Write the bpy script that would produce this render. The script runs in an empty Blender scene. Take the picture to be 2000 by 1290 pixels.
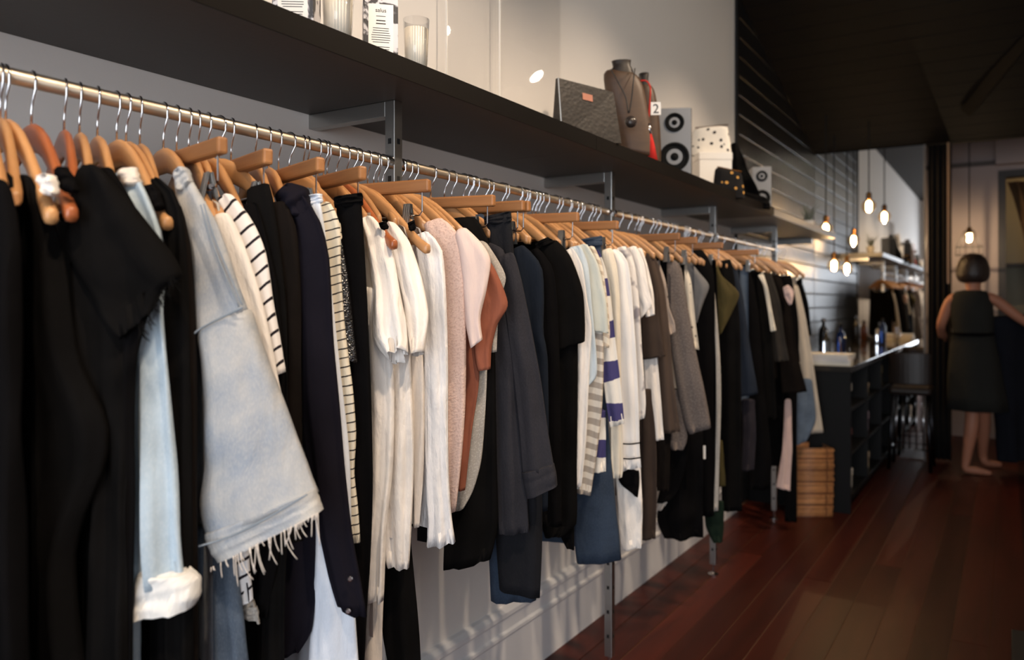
import bpy, bmesh, math, random
from mathutils import Vector, Matrix, noise

# ------------------------------------------------------------------ camera, world, light
scene = bpy.context.scene
COL = scene.collection
FP, PX, PY, CAMZ = 1550.0, 1000.0, 592.0, 1.25      # focal length (px), principal point, eye height
TH = math.atan(970.0 / FP); CS, SN = math.cos(TH), math.sin(TH)
cam_d = bpy.data.cameras.new('camera'); cam = bpy.data.objects.new('camera', cam_d); COL.objects.link(cam)
cam.location = (0, 0, CAMZ); cam.rotation_euler = (math.pi/2, 0, TH)
cam_d.sensor_width = 36; cam_d.lens = FP/2000*36; cam_d.shift_y = (PY-645)/2000
cam_d.clip_start = 0.05
cam_d.dof.use_dof = True; cam_d.dof.focus_distance = 1.62; cam_d.dof.aperture_fstop = 2.9
scene.camera = cam
w = bpy.data.worlds.new('world'); scene.world = w; w.use_nodes = True
w.node_tree.nodes['Background'].inputs[0].default_value = (0.55, 0.62, 0.75, 1)
w.node_tree.nodes['Background'].inputs[1].default_value = 0.04
vs = scene.view_settings
vs.view_transform = 'Standard'; vs.look = 'None'; vs.gamma = 1; vs.use_curve_mapping = False
vs.exposure = 0.75
SPOT_W, SPOT_COL = 56, (1.0, 0.77, 0.55)
# daylight from the glazed shopfront behind the camera
wl = bpy.data.lights.new('shopfront_daylight', 'AREA'); wl.shape = 'RECTANGLE'; wl.size = 2.6; wl.size_y = 2.0
wl.energy = 70; wl.color = (0.88, 0.93, 1.0)
wo = bpy.data.objects.new('shopfront_daylight', wl); COL.objects.link(wo)
wo.location = (0.55, -2.42, 1.45); wo.rotation_euler = (math.radians(90), 0, 0)   # shines towards +Y

rnd = random.Random(7)

def P(px, py, F):
    r = (px-PX)/FP*F; z = (PY-py)/FP*F + CAMZ
    return Vector((r*CS - F*SN, r*SN + F*CS, z))
def Fx(px, X): return FP*abs(X)/(CS*(1970.0-px))
def atX(px, py, X): return P(px, py, Fx(px, X))
def atY(px, py, Y):
    r = (px-PX)/FP; return P(px, py, Y/(r*SN+CS))
def atZ(px, py, Z): return P(px, py, (Z-CAMZ)*FP/(PY-py))

# ------------------------------------------------------------------ helpers
def link(o, parent=None):
    COL.objects.link(o)
    if parent is not None:
        o.parent = parent; o.location = -Vector(parent.location) if parent.get('_world') else o.location
    return o
def thing(name, label, cat, loc=(0,0,0), group=None, kind=None):
    o = bpy.data.objects.new(name, None); COL.objects.link(o); o.location = loc; o.empty_display_size = .05
    o['label'] = label
    if cat: o['category'] = cat
    if group: o['group'] = group
    if kind: o['kind'] = kind
    return o
def tag(o, label=None, cat=None, group=None, kind=None):
    if label: o['label'] = label
    if cat: o['category'] = cat
    if group: o['group'] = group
    if kind: o['kind'] = kind
    return o
def mesh_obj(name, verts, faces, mat, parent=None, smooth=False, uvs=None, world=True):
    me = bpy.data.meshes.new(name); me.from_pydata([tuple(v) for v in verts], [], faces); me.update()
    if uvs is not None:
        ul = me.uv_layers.new(name='UVMap')
        for lp in me.loops: ul.data[lp.index].uv = uvs[lp.vertex_index]
    if mat is not None: me.materials.append(mat)
    if smooth:
        for p in me.polygons: p.use_smooth = True
    o = bpy.data.objects.new(name, me); COL.objects.link(o)
    if parent is not None:
        o.parent = parent
        if world: o.location = -total_loc(parent)
    return o
def total_loc(o):
    v = Vector((0,0,0))
    while o is not None:
        v += Vector(o.location); o = o.parent
    return v
class MB:
    """collects boxes, tubes and lathes in world space into one mesh"""
    def __init__(s): s.v = []; s.f = []
    def add(s, vs_, fs_):
        b = len(s.v); s.v += [Vector(v) for v in vs_]; s.f += [tuple(i+b for i in f) for f in fs_]; return s
    def box(s, a, b, M=None):
        x0,y0,z0 = a; x1,y1,z1 = b
        vs_ = [Vector(p) for p in ((x0,y0,z0),(x1,y0,z0),(x1,y1,z0),(x0,y1,z0),(x0,y0,z1),(x1,y0,z1),(x1,y1,z1),(x0,y1,z1))]
        if M: vs_ = [M @ v for v in vs_]
        return s.add(vs_, [(0,3,2,1),(4,5,6,7),(0,1,5,4),(1,2,6,5),(2,3,7,6),(3,0,4,7)])
    def tube(s, pts, r, n=8, cap=True, closed=False):
        pts = [Vector(p) for p in pts]; N = len(pts); b = len(s.v)
        rr = r if isinstance(r, (list, tuple)) else [r]*N
        up = Vector((0,0,1)); prev = None
        for i, p in enumerate(pts):
            if closed: t = pts[(i+1)%N]-pts[i-1]
            else: t = pts[min(i+1,N-1)]-pts[max(i-1,0)]
            t.normalize()
            if prev is None:
                a = t.cross(up if abs(t.z) < .9 else Vector((1,0,0)))
            else:
                a = prev - t*prev.dot(t)
            a.normalize(); prev = a; c = t.cross(a)
            for k in range(n):
                an = 2*math.pi*k/n; s.v.append(p + (a*math.cos(an)+c*math.sin(an))*rr[i])
        m = N if closed else N-1
        for i in range(m):
            for k in range(n):
                i2 = (i+1) % N
                s.f.append((b+i*n+k, b+i*n+(k+1)%n, b+i2*n+(k+1)%n, b+i2*n+k))
        if cap and not closed:
            s.f.append(tuple(b+k for k in range(n))[::-1]); s.f.append(tuple(b+(N-1)*n+k for k in range(n)))
        return s
    def lathe(s, prof, c, n=20, axis=None):
        """prof: list of (r, z); c: base point; axis: direction (default up)"""
        c = Vector(c); b = len(s.v)
        q = Vector((0,0,1)).rotation_difference(Vector(axis).normalized()) if axis is not None else None
        for (r, z) in prof:
            for k in range(n):
                v = Vector((r*math.cos(2*math.pi*k/n), r*math.sin(2*math.pi*k/n), z))
                s.v.append(c + (q @ v if q else v))
        for i in range(len(prof)-1):
            for k in range(n):
                s.f.append((b+i*n+k, b+i*n+(k+1)%n, b+(i+1)*n+(k+1)%n, b+(i+1)*n+k))
        s.f.append(tuple(b+k for k in range(n))[::-1]); s.f.append(tuple(b+(len(prof)-1)*n+k for k in range(n)))
        return s
    def build(s, name, mat, parent=None, smooth=False, bevel=0, world=True):
        o = mesh_obj(name, s.v, s.f, mat, parent, smooth, world=world)
        if bevel:
            m = o.modifiers.new('bevel', 'BEVEL'); m.width = bevel; m.segments = 2; m.limit_method = 'ANGLE'
        if smooth and not bevel:
            pass
        return o

# ------------------------------------------------------------------ materials
MATS = {}
def newmat(name):
    m = bpy.data.materials.new(name); m.use_nodes = True
    nt = m.node_tree; b = nt.nodes['Principled BSDF']; return m, nt, b
def N(nt, typ, **kw):
    n = nt.nodes.new(typ)
    for k, v in kw.items():
        if k in n.inputs: n.inputs[k].default_value = v
        else: setattr(n, k, v)
    return n
def lk(nt, a, b): nt.links.new(a, b)
def srgb(r, g, b):
    f = lambda c: (c/255/12.92) if c/255 <= .04045 else ((c/255+.055)/1.055)**2.4
    return (f(r), f(g), f(b), 1)
def scl(c, k): return (c[0]*k, c[1]*k, c[2]*k, 1)
def plain(name, col, rough=.5, metal=0, spec=.5, bump=0, bscale=40, var=0, emit=None, estr=0, coat=0, trans=0, ior=1.45, alpha=1):
    if name in MATS: return MATS[name]
    m, nt, b = newmat(name)
    b.inputs['Base Color'].default_value = col; b.inputs['Roughness'].default_value = rough
    b.inputs['Metallic'].default_value = metal; b.inputs['Specular IOR Level'].default_value = spec
    b.inputs['Coat Weight'].default_value = coat; b.inputs['Transmission Weight'].default_value = trans
    b.inputs['IOR'].default_value = ior; b.inputs['Alpha'].default_value = alpha
    if emit: b.inputs['Emission Color'].default_value = emit; b.inputs['Emission Strength'].default_value = estr
    if bump or var:
        tc = N(nt, 'ShaderNodeTexCoord'); nz = N(nt, 'ShaderNodeTexNoise', Scale=bscale, Detail=5.0)
        lk(nt, tc.outputs['Object'], nz.inputs['Vector'])
        if bump:
            bp = N(nt, 'ShaderNodeBump', Strength=bump, Distance=.01); lk(nt, nz.outputs['Fac'], bp.inputs['Height']); lk(nt, bp.outputs['Normal'], b.inputs['Normal'])
        if var:
            mx = N(nt, 'ShaderNodeMix', data_type='RGBA'); mx.inputs[6].default_value = scl(col, 1-var); mx.inputs[7].default_value = scl(col, 1+var)
            lk(nt, nz.outputs['Fac'], mx.inputs[0]); lk(nt, mx.outputs[2], b.inputs['Base Color'])
    MATS[name] = m; return m
def fabric(name, col, var=.12, kind='plain', col2=None, period=.02, duty=.25, angle=0, rough=.88, crinkle=.35, cscale=28, sheen=.0, spec=.2, weave=.15, wscale=900, col3=None):
    """cloth: uv is in metres (u across, v along the drop)"""
    if name in MATS: return MATS[name]
    m, nt, b = newmat(name)
    b.inputs['Roughness'].default_value = rough; b.inputs['Specular IOR Level'].default_value = spec
    b.inputs['Sheen Weight'].default_value = sheen
    uv = N(nt, 'ShaderNodeTexCoord'); sep = N(nt, 'ShaderNodeSeparateXYZ'); lk(nt, uv.outputs['UV'], sep.inputs[0])
    nz = N(nt, 'ShaderNodeTexNoise', Scale=9.0, Detail=6.0, Roughness=.65); lk(nt, uv.outputs['UV'], nz.inputs['Vector'])
    ramp = N(nt, 'ShaderNodeMapRange'); ramp.inputs[1].default_value = .3; ramp.inputs[2].default_value = .7; lk(nt, nz.outputs['Fac'], ramp.inputs[0])
    mx = N(nt, 'ShaderNodeMix', data_type='RGBA'); mx.inputs[6].default_value = scl(col, 1-var); mx.inputs[7].default_value = col3 or scl(col, 1+var)
    lk(nt, ramp.outputs[0], mx.inputs[0]); out = mx.outputs[2]
    fine = N(nt, 'ShaderNodeTexNoise', Scale=cscale, Detail=4.0); lk(nt, uv.outputs['UV'], fine.inputs['Vector'])
    height = None
    if kind in ('stripe', 'multi'):
        # v + tan(angle)*u + a little waviness
        a = N(nt, 'ShaderNodeMath', operation='MULTIPLY'); a.inputs[1].default_value = math.tan(angle); lk(nt, sep.outputs[0], a.inputs[0])
        s2 = N(nt, 'ShaderNodeMath', operation='ADD'); lk(nt, sep.outputs[1], s2.inputs[0]); lk(nt, a.outputs[0], s2.inputs[1])
        wv = N(nt, 'ShaderNodeMath', operation='MULTIPLY_ADD'); wv.inputs[1].default_value = period*.35; lk(nt, nz.outputs['Fac'], wv.inputs[0]); lk(nt, s2.outputs[0], wv.inputs[2])
        d = N(nt, 'ShaderNodeMath', operation='DIVIDE'); d.inputs[1].default_value = period; lk(nt, wv.outputs[0], d.inputs[0])
        fr = N(nt, 'ShaderNodeMath', operation='FRACT'); lk(nt, d.outputs[0], fr.inputs[0])
        lt = N(nt, 'ShaderNodeMath', operation='LESS_THAN'); lt.inputs[1].default_value = duty; lk(nt, fr.outputs[0], lt.inputs[0])
        m2 = N(nt, 'ShaderNodeMix', data_type='RGBA'); lk(nt, lt.outputs[0], m2.inputs[0]); lk(nt, out, m2.inputs[6]); m2.inputs[7].default_value = col2; out = m2.outputs[2]
    elif kind == 'dots':
        vo = N(nt, 'ShaderNodeTexVoronoi', Scale=1/period); lk(nt, uv.outputs['UV'], vo.inputs['Vector'])
        lt = N(nt, 'ShaderNodeMath', operation='LESS_THAN'); lt.inputs[1].default_value = duty; lk(nt, vo.outputs['Distance'], lt.inputs[0])
        m2 = N(nt, 'ShaderNodeMix', data_type='RGBA'); lk(nt, lt.outputs[0], m2.inputs[0]); lk(nt, out, m2.inputs[6]); m2.inputs[7].default_value = col2; out = m2.outputs[2]
    elif kind == 'denim':
        n3 = N(nt, 'ShaderNodeTexNoise', Scale=520.0, Detail=2.0); mp = N(nt, 'ShaderNodeMapping'); mp.inputs['Scale'].default_value = (1, .35, 1); mp.inputs['Rotation'].default_value = (0,0,.6)
        lk(nt, uv.outputs['UV'], mp.inputs[0]); lk(nt, mp.outputs[0], n3.inputs['Vector'])
        m2 = N(nt, 'ShaderNodeMix', data_type='RGBA'); rr = N(nt, 'ShaderNodeMapRange'); rr.inputs[1].default_value = .45; rr.inputs[2].default_value = .75; rr.inputs[4].default_value = .3
        lk(nt, n3.outputs['Fac'], rr.inputs[0]); lk(nt, rr.outputs[0], m2.inputs[0]); lk(nt, out, m2.inputs[6]); m2.inputs[7].default_value = col2 or scl(col, 1.5); out = m2.outputs[2]
        height = n3.outputs['Fac']
    elif kind in ('tweed', 'knit', 'print'):
        sc_ = {'tweed': 240.0, 'knit': 210.0, 'print': 18.0}[kind]
        n3 = N(nt, 'ShaderNodeTexNoise', Scale=sc_, Detail=2.0); lk(nt, uv.outputs['UV'], n3.inputs['Vector'])
        rr = N(nt, 'ShaderNodeMapRange'); rr.inputs[1].default_value = .52; rr.inputs[2].default_value = .62; lk(nt, n3.outputs['Fac'], rr.inputs[0])
        m2 = N(nt, 'ShaderNodeMix', data_type='RGBA'); lk(nt, rr.outputs[0], m2.inputs[0]); lk(nt, out, m2.inputs[6]); m2.inputs[7].default_value = col2; out = m2.outputs[2]
        if kind == 'knit': height = n3.outputs['Fac']
    elif kind == 'sequin':
        vo = N(nt, 'ShaderNodeTexVoronoi', Scale=330.0); lk(nt, uv.outputs['UV'], vo.inputs['Vector'])
        nm = N(nt, 'ShaderNodeBump', Strength=.9, Distance=.002); lk(nt, vo.outputs['Distance'], nm.inputs['Height']); lk(nt, nm.outputs['Normal'], b.inputs['Normal'])
        b.inputs['Roughness'].default_value = .22; b.inputs['Specular IOR Level'].default_value = .8
    lk(nt, out, b.inputs['Base Color'])
    if kind != 'sequin':
        wn = N(nt, 'ShaderNodeTexNoise', Scale=float(wscale), Detail=1.0); lk(nt, uv.outputs['UV'], wn.inputs['Vector'])
        b1 = N(nt, 'ShaderNodeBump', Strength=weave, Distance=.002); lk(nt, height or wn.outputs['Fac'], b1.inputs['Height'])
        mp = N(nt, 'ShaderNodeMapping'); mp.inputs['Scale'].default_value = (1.6, .45, 1); lk(nt, uv.outputs['UV'], mp.inputs[0]); lk(nt, mp.outputs[0], fine.inputs['Vector'])
        b2 = N(nt, 'ShaderNodeBump', Strength=crinkle, Distance=.012); lk(nt, fine.outputs['Fac'], b2.inputs['Height']); lk(nt, b1.outputs['Normal'], b2.inputs['Normal']); lk(nt, b2.outputs['Normal'], b.inputs['Normal'])
    MATS[name] = m; return m
def wood(name, c1, c2, rough=.45, scale=(3, 30, 30), coat=0, rand=.25, bump=.1):
    if name in MATS: return MATS[name]
    m, nt, b = newmat(name); b.inputs['Roughness'].default_value = rough; b.inputs['Coat Weight'].default_value = coat; b.inputs['Coat Roughness'].default_value = .25
    tc = N(nt, 'ShaderNodeTexCoord'); mp = N(nt, 'ShaderNodeMapping'); mp.inputs['Scale'].default_value = scale
    oi = N(nt, 'ShaderNodeObjectInfo'); ad = N(nt, 'ShaderNodeVectorMath', operation='ADD')
    lk(nt, tc.outputs['Object'], mp.inputs[0]); lk(nt, mp.outputs[0], ad.inputs[0]); lk(nt, oi.outputs['Random'], ad.inputs[1])
    nz = N(nt, 'ShaderNodeTexNoise', Scale=1.0, Detail=6.0, Roughness=.6, Distortion=.6); lk(nt, ad.outputs[0], nz.inputs['Vector'])
    mx = N(nt, 'ShaderNodeMix', data_type='RGBA'); mx.inputs[6].default_value = c1; mx.inputs[7].default_value = c2; lk(nt, nz.outputs['Fac'], mx.inputs[0])
    hs = N(nt, 'ShaderNodeHueSaturation'); mr = N(nt, 'ShaderNodeMapRange'); mr.inputs[3].default_value = 1-rand; mr.inputs[4].default_value = 1+rand
    lk(nt, oi.outputs['Random'], mr.inputs[0]); lk(nt, mr.outputs[0], hs.inputs['Value']); lk(nt, mx.outputs[2], hs.inputs['Color']); lk(nt, hs.outputs[0], b.inputs['Base Color'])
    if bump:
        bp = N(nt, 'ShaderNodeBump', Strength=bump, Distance=.003); lk(nt, nz.outputs['Fac'], bp.inputs['Height']); lk(nt, bp.outputs['Normal'], b.inputs['Normal'])
    MATS[name] = m; return m

M_plaster = plain('white_plaster', srgb(226, 222, 218), .75, bump=.05, bscale=60)
M_white_paint = plain('white_gloss_paint', srgb(224, 224, 226), .35)
M_black_board = plain('black_painted_board', srgb(20, 22, 25), .36, bump=.25, bscale=25)
M_black_matte = plain('black_matte', srgb(14, 14, 15), .7)
M_shelf_edge = plain('dark_shelf_edge', srgb(17, 13, 10), .5, spec=.2)
M_shelf = plain('dark_shelf', srgb(58, 55, 53), .5, bump=.03, bscale=90)
M_steel = plain('brushed_steel', srgb(176, 176, 174), .34, metal=1)
M_chrome = plain('chrome', srgb(205, 205, 208), .12, metal=1)
M_rail = plain('rail_steel', srgb(200, 186, 166), .36, metal=.9)
M_hole = plain('dark_hole', srgb(18, 18, 18), .8)
M_hanger = wood('hanger_wood', srgb(162, 110, 66), srgb(206, 158, 108), .38, (3, 40, 12), coat=.2, rand=.12, bump=.03)
M_hanger_red = wood('hanger_wood_red', srgb(140, 74, 40), srgb(178, 104, 62), .35, (3, 40, 12), coat=.3, rand=.12, bump=.03)
M_bar = wood('bar_wood', srgb(124, 78, 44), srgb(182, 128, 78), .5, (4, 60, 60), rand=.15, bump=.1)
M_floor = wood('floor_board', srgb(34, 12, 8), srgb(86, 34, 22), .4, (14, 1.3, 6), coat=.0, rand=.35, bump=.25)
M_floor.node_tree.nodes['Principled BSDF'].inputs['Specular IOR Level'].default_value = .22
M_glass = plain('clear_acrylic', (1, 1, 1, 1), .02, trans=1, ior=1.3)
# ------------------------------------------------------------------ the setting
WX = -1.40                    # left wall plane
YB, YD = 4.77, 7.06           # start of the boarded part, mirror plane
RX = -1.15                    # rail and posts
ZR = CAMZ + .2275*1.15/CS     # rail height
ZS0, ZS1 = CAMZ+.444, CAMZ+.486   # shelf underside / top
SXF = -1.013                  # shelf front
XR = 2.3; YF = -2.55; YE = 9.4; ZC = 3.16

def struct(o): o['kind'] = 'structure'; return o
def sbox(name, a, b, mat, label, parent=None, bevel=0):
    o = MB().box(a, b).build(name, mat, parent, bevel=bevel)
    if parent is None: struct(o); o['label'] = label
    return o
sbox('wall_left', (WX-.12, YF, 0), (WX, YB, ZC+.3), M_plaster, 'white plastered left wall behind the clothes rail')
wlb = sbox('wall_left_boarded', (WX-.12, YB, 0), (WX-.012, YE, ZC+.3), M_black_matte, 'black boarded stretch of the left wall past the shelf')
z = .02; i = 0
brd = None
while z < 3.2:
    h = .113
    o = MB().box((WX-.012, YB+.045, z), (WX+.006, YD+.0, z+h)).build('board', M_black_board, wlb, bevel=.004)
    z += .119
sbox('trim_1', (WX-.01, YB-.005, 0), (WX+.016, YB+.04, ZC), M_black_board, 'black vertical trim where plaster meets boards')
sbox('wall_right', (XR, YF, 0), (XR+.12, YE, ZC+.3), M_plaster, 'plain wall on the right side of the shop')
# shopfront: wall with a wide glazed opening behind the camera
wf = thing('wall_front', 'shopfront wall with wide window opening', None, (0, YF, 0), kind='structure')
for a, b in (((WX, YF-.1, 0), (XR, YF, .4)), ((WX, YF-.1, 2.5), (XR, YF, ZC+.3)), ((WX, YF-.1, .4), (-.8, YF, 2.5)), ((1.95, YF-.1, .4), (XR, YF, 2.5))):
    MB().box(a, b).build('wall_panel', M_plaster, wf)
sbox('window_1', (-.8, YF-.06, .4), (1.95, YF-.04, 2.5), plain('window_glass', (.8,.88,1,1), .05, trans=1, ior=1.1), 'wide shopfront window pane')
sbox('ceiling', (WX, YF, ZC), (XR, YB+.25, ZC+.1), plain('ceiling_grey', srgb(58,55,52), .85, spec=.1), 'flat ceiling over the front of the shop')
# sloping boarded ceiling (a soffit that comes down towards the back)
ZSL = lambda y: CAMZ + 1.252 + .275*(7.08-y)
sc = thing('ceiling_soffit', 'black boarded soffit sloping down to the back', None, (0, YB, 0), kind='structure')
y0 = YB+.03; step = .155
nbd = int((YD-y0)/step)
M_soffit = plain('soffit_black', srgb(15, 15, 17), .7, spec=.12, bump=.2, bscale=20)
for k in range(nbd+1):
    a = y0+k*step; b = min(a+step-.006, YD)
    if b <= a: continue
    vs_ = []
    for x in (WX, XR):
        for (yy, dz) in ((a,0),(b,0),(b,.03),(a,.03)): vs_.append((x, yy, ZSL(yy)+dz))
    mesh_obj('board', vs_, [(0,1,2,3),(7,6,5,4),(0,4,5,1),(1,5,6,2),(2,6,7,3),(3,7,4,0)], M_soffit, sc)
mesh_obj('backing', [(WX,YB,ZSL(YB)+.034),(XR,YB,ZSL(YB)+.034),(XR,YD,ZSL(YD)+.034),(WX,YD,ZSL(YD)+.034),(WX,YB,ZSL(YB)+.08),(XR,YB,ZSL(YB)+.08),(XR,YD,ZSL(YD)+.08),(WX,YD,ZSL(YD)+.08)],
         [(0,1,2,3),(7,6,5,4),(0,4,5,1),(1,5,6,2),(2,6,7,3),(3,7,4,0)], M_black_matte, sc)
MB().box((WX, YD, ZSL(YD)-.004), (XR, YD+.10, ZC+.3)).build('fascia', M_soffit, sc)
# beam and brace under the soffit
bm1 = MB(); pa = atY(1560, 222, 6.55); pb = atY(1892, 214, 6.55)
bm1.box((WX+.01, 6.50, pa.z-.05), (pb.x, 6.60, pa.z+.05))
tag(bm1.build('ceiling_beam', M_soffit, bevel=.006), 'dark horizontal beam under the sloping black soffit', 'beam')
pc = atY(2040, 30, 5.6)
tag(MB().tube([pb, pc], .055, 4).build('ceiling_brace', M_soffit), 'dark diagonal brace rising to the right under the soffit', 'beam')
# back of the shop beyond the mirror
M_back = plain('back_plaster', srgb(176, 160, 156), .8, bump=.05, bscale=50)
YW = 8.55
wr = thing('wall_rear', 'greyish plastered rear wall with doorway', None, (0, YW, 0), kind='structure')
dxl = atY(1952, 600, YW).x; dzt = atY(1952, 345, YW).z
MB().box((WX, YW, 0), (dxl, YW+.12, ZC+.3)).build('wall_panel', M_back, wr)
MB().box((dxl, YW, dzt), (dxl+1.0, YW+.12, ZC+.3)).build('wall_panel', M_back, wr)
MB().box((dxl+1.0, YW, 0), (XR, YW+.12, ZC+.3)).build('wall_panel', M_back, wr)
lz = atY(1900, 322, YW).z
MB().box((atY(1865,300,YW).x-.3, YW-.03, lz-.02), (XR, YW, lz+.02)).build('picture_rail', plain('dark_rail', srgb(92, 82, 78), .6), wr)
MB().box((atY(1945,300,YW).x, YW-.12, lz-.03), (XR, YW, ZC)).build('boxed_bulkhead', M_back, wr)
M_dframe = plain('dark_frame', srgb(52, 46, 42), .5)
df = thing('door_1', 'dark framed doorway in the rear wall', None, (dxl, YW, 0), kind='structure')
MB().box((dxl-.01, YW-.02, 0), (dxl+.05, YW+.13, dzt+.05)).build('jamb', M_dframe, df)
MB().box((dxl+.05, YW-.02, dzt-.01), (dxl+1.0, YW+.13, dzt+.05)).build('lintel', M_dframe, df)
MB().box((dxl+.95, YW-.02, 0), (dxl+1.01, YW+.13, dzt-.01)).build('jamb', M_dframe, df)
sbox('wall_far', (WX, YE+.3, 0), (XR, YE+.4, ZC), plain('olive_wall', srgb(150, 146, 128), .8), 'pale olive wall seen through the doorway')
sbox('ceiling_rear', (WX, YD+.1, ZC-.1), (XR, YE+.4, ZC), plain('ceiling_dark', srgb(80, 76, 74), .8), 'ceiling of the back room')
# floor of individual boards
fl = thing('floor', 'worn dark red-brown floorboards running to the back', None, (0, 0, 0), kind='structure')
MB().box((WX-.1, YF, -.06), (XR, YE+.4, -.0036)).build('subfloor', plain('dusty_gap', srgb(96, 66, 46), .9), fl)
bw = .1215; x = WX+.004; k = 0
unit = MB().box((0, 0, -.021), (1, 1, 0)).build('floorboard', M_floor, fl)
um = unit.data; first = True
while x < XR-.02:
    ys = [YF]; y = YF + rnd.uniform(.8, 5.0)
    while y < YE+.3: ys.append(y); y += rnd.uniform(4.0, 5.8)
    ys.append(YE+.38)
    for a, b in zip(ys[:-1], ys[1:]):
        o = unit if first else bpy.data.objects.new('floorboard', um)
        if not first: COL.objects.link(o); o.parent = fl
        first = False
        me = bpy.data.meshes.new('floorboard'); g = rnd.uniform(.0012, .0024)
        dz = rnd.uniform(-.0012, .0006)
        bb = MB().box((x+g, a+.0015, -.0034), (x+bw-g, b-.0015, dz))
        me.from_pydata([tuple(v) for v in bb.v], [], bb.f); me.materials.append(M_floor); o.data = me
    x += bw
bpy.data.meshes.remove(um)
# skirting on the left wall
bs = MB(); prof = [(0, 0), (.022, 0), (.022, .165), (.027, .172), (.027, .182), (.018, .188), (.018, .225), (.024, .232), (.024, .246), (.012, .258), (0, .262)]
vs_ = []
for yy in (YF, YB): vs_ += [(WX+a, yy, b) for a, b in prof]
n_ = len(prof); bs.add(vs_, [(i, i+1, i+1+n_, i+n_) for i in range(n_-1)] + [tuple(range(n_))[::-1], tuple(range(n_, 2*n_))])
tag(bs.build('baseboard_left', M_white_paint), 'tall white moulded skirting board below the clothes', kind='structure')

# ------------------------------------------------------------------ track spotlights over the aisle (above the frame)
M_lamp = plain('lamp_face', (1,1,1,1), .5, emit=(1, .86, .68, 1), estr=60)
LX, LZ = .12, 2.85
trk = thing('lighting_track', 'black lighting track hung over the aisle', 'light track', (LX, 0, 3.02))
MB().box((LX-.018, YF+.3, 3.0), (LX+.018, 5.0, 3.03)).build('track_rail', M_black_matte, trk)
for yy in (-1.8, 0, 1.8, 3.6, 4.6): MB().tube([(LX, yy, 3.03), (LX, yy, ZC)], .004, 6).build('suspension_rod', M_black_matte, trk)
spw = ['first', 'second', 'third', 'fourth', 'fifth', 'sixth', 'seventh']
for k, yy in enumerate((-1.32, -.31, .70, 1.71, 2.72, 3.78, 4.86)):
    t = thing('track_spotlight', 'black track spotlight above the aisle, %s from the shop window' % spw[k], 'spotlight', (LX, yy, LZ), 'track spotlights over the aisle')
    aim = (Vector((-1.14, yy+.12, 1.3)) - Vector((LX, yy, LZ))).normalized()
    c = Vector((LX, yy, LZ))
    MB().tube([(LX, yy, 3.0), c-aim*.03], .01, 8).build('stem', M_black_matte, t)
    MB().lathe([(.03, -.12), (.045, -.1), (.06, 0), (.057, 0), (.05, -.012)], c, 20, aim).build('housing', M_black_matte, t, smooth=False)
    MB().lathe([(.048, -.010), (.047, -.006)], c, 20, aim).build('lamp_face', M_lamp, t)
    ld = bpy.data.lights.new('spot', 'SPOT'); ld.energy = SPOT_W*(1.0 if yy < 4.5 else .55); ld.color = SPOT_COL; ld.spot_size = math.radians(74); ld.spot_blend = .8; ld.shadow_soft_size = .045
    lo = bpy.data.objects.new('spot_light', ld); COL.objects.link(lo); lo.parent = t
    lo.location = aim*.012; lo.rotation_euler = aim.to_track_quat('-Z', 'Y').to_euler()

# ------------------------------------------------------------------ rack: posts, brackets, rail, shelf boards
POST = [atX(769, 400, RX).y + k*1.118 for k in (-1, 0, 1, 2, 3)]
posw = ['nearest the shop window', 'nearest the denim jacket', 'standing in the blue jeans', 'beside the grey tweed coat', 'at the far end by the counter']
for k, yy in enumerate(POST):
    t = thing('shelf_post', 'square steel shelf post with punched holes, ' + posw[k], 'post', (RX, yy, 0), 'steel posts carrying the shelf')
    s = .0135
    MB().box((RX-s, yy-s, .05), (RX+s, yy+s, ZS0)).build('upright', M_steel, t, bevel=.0015)
    MB().lathe([(.006, .005), (.006, .05)], (RX, yy, 0), 10).build('foot_bolt', M_chrome, t)
    MB().lathe([(.024, 0), (.024, .006), (.008, .013)], (RX, yy, 0), 20).build('foot_pad', M_chrome, t)
    MB().box((WX, yy-s, ZS0-.034), (RX-s, yy+s, ZS0)).build('bracket_arm', M_steel, t, bevel=.0015)
    zz = .12
    hm = MB()
    while zz < ZS0-.05:
        hm.box((RX+s-.001, yy-.0045, zz-.006), (RX+s+.0006, yy+.0045, zz+.006)); hm.box((RX-.0045, yy-s-.0006, zz-.006), (RX+.0045, yy-s+.001, zz+.006)); zz += .0825
    hm.build('punched_holes', M_hole, t)
ral = thing('clothes_rail', 'long round steel clothes rail under the dark shelf', 'clothes rail', (RX, 0, ZR))
MB().tube([(RX, -.45, ZR), (RX, POST[-1]+.03, ZR)], .0112, 20).build('tube', M_rail, ral, smooth=True)
for yy in POST[1:]:
    for sg in (-1, 1):
        MB().tube([(RX, yy+sg*.0136, ZR), (RX, yy+sg*.03, ZR)], .0145, 18).build('collar', M_chrome, ral, smooth=False)
edges = [-.5, POST[2]-.03+.0, POST[4]+.06]
lbs = ['dark wood shelf board carrying the candles and boxes', 'dark wood shelf board carrying the bags and speaker']
M_shelf_end = plain('grey_shelf', srgb(120, 120, 122), .4)
ed = [-.6, atX(1165, 270, SXF).y, atX(1512, 410, SXF).y, atX(1632, 478, SXF).y]
for k in range(2):
    t = thing('shelf_board', lbs[k], 'shelf', (SXF, ed[k], ZS0))
    MB().box((WX+.002, ed[k]+.001, ZS0), (SXF-.004, ed[k+1]-.001, ZS1)).build('board', M_shelf, t)
    MB().box((SXF-.004, ed[k]+.001, ZS0), (SXF, ed[k+1]-.001, ZS1)).build('front_edge', M_shelf_edge, t)
tag(MB().box((WX+.008, ed[2]+.001, ZS0), (SXF, ed[3], ZS1-.004)).build('shelf_board', M_shelf_end, bevel=.0015), 'grey edged end shelf on the boarded wall holding a plant', 'shelf')
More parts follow.
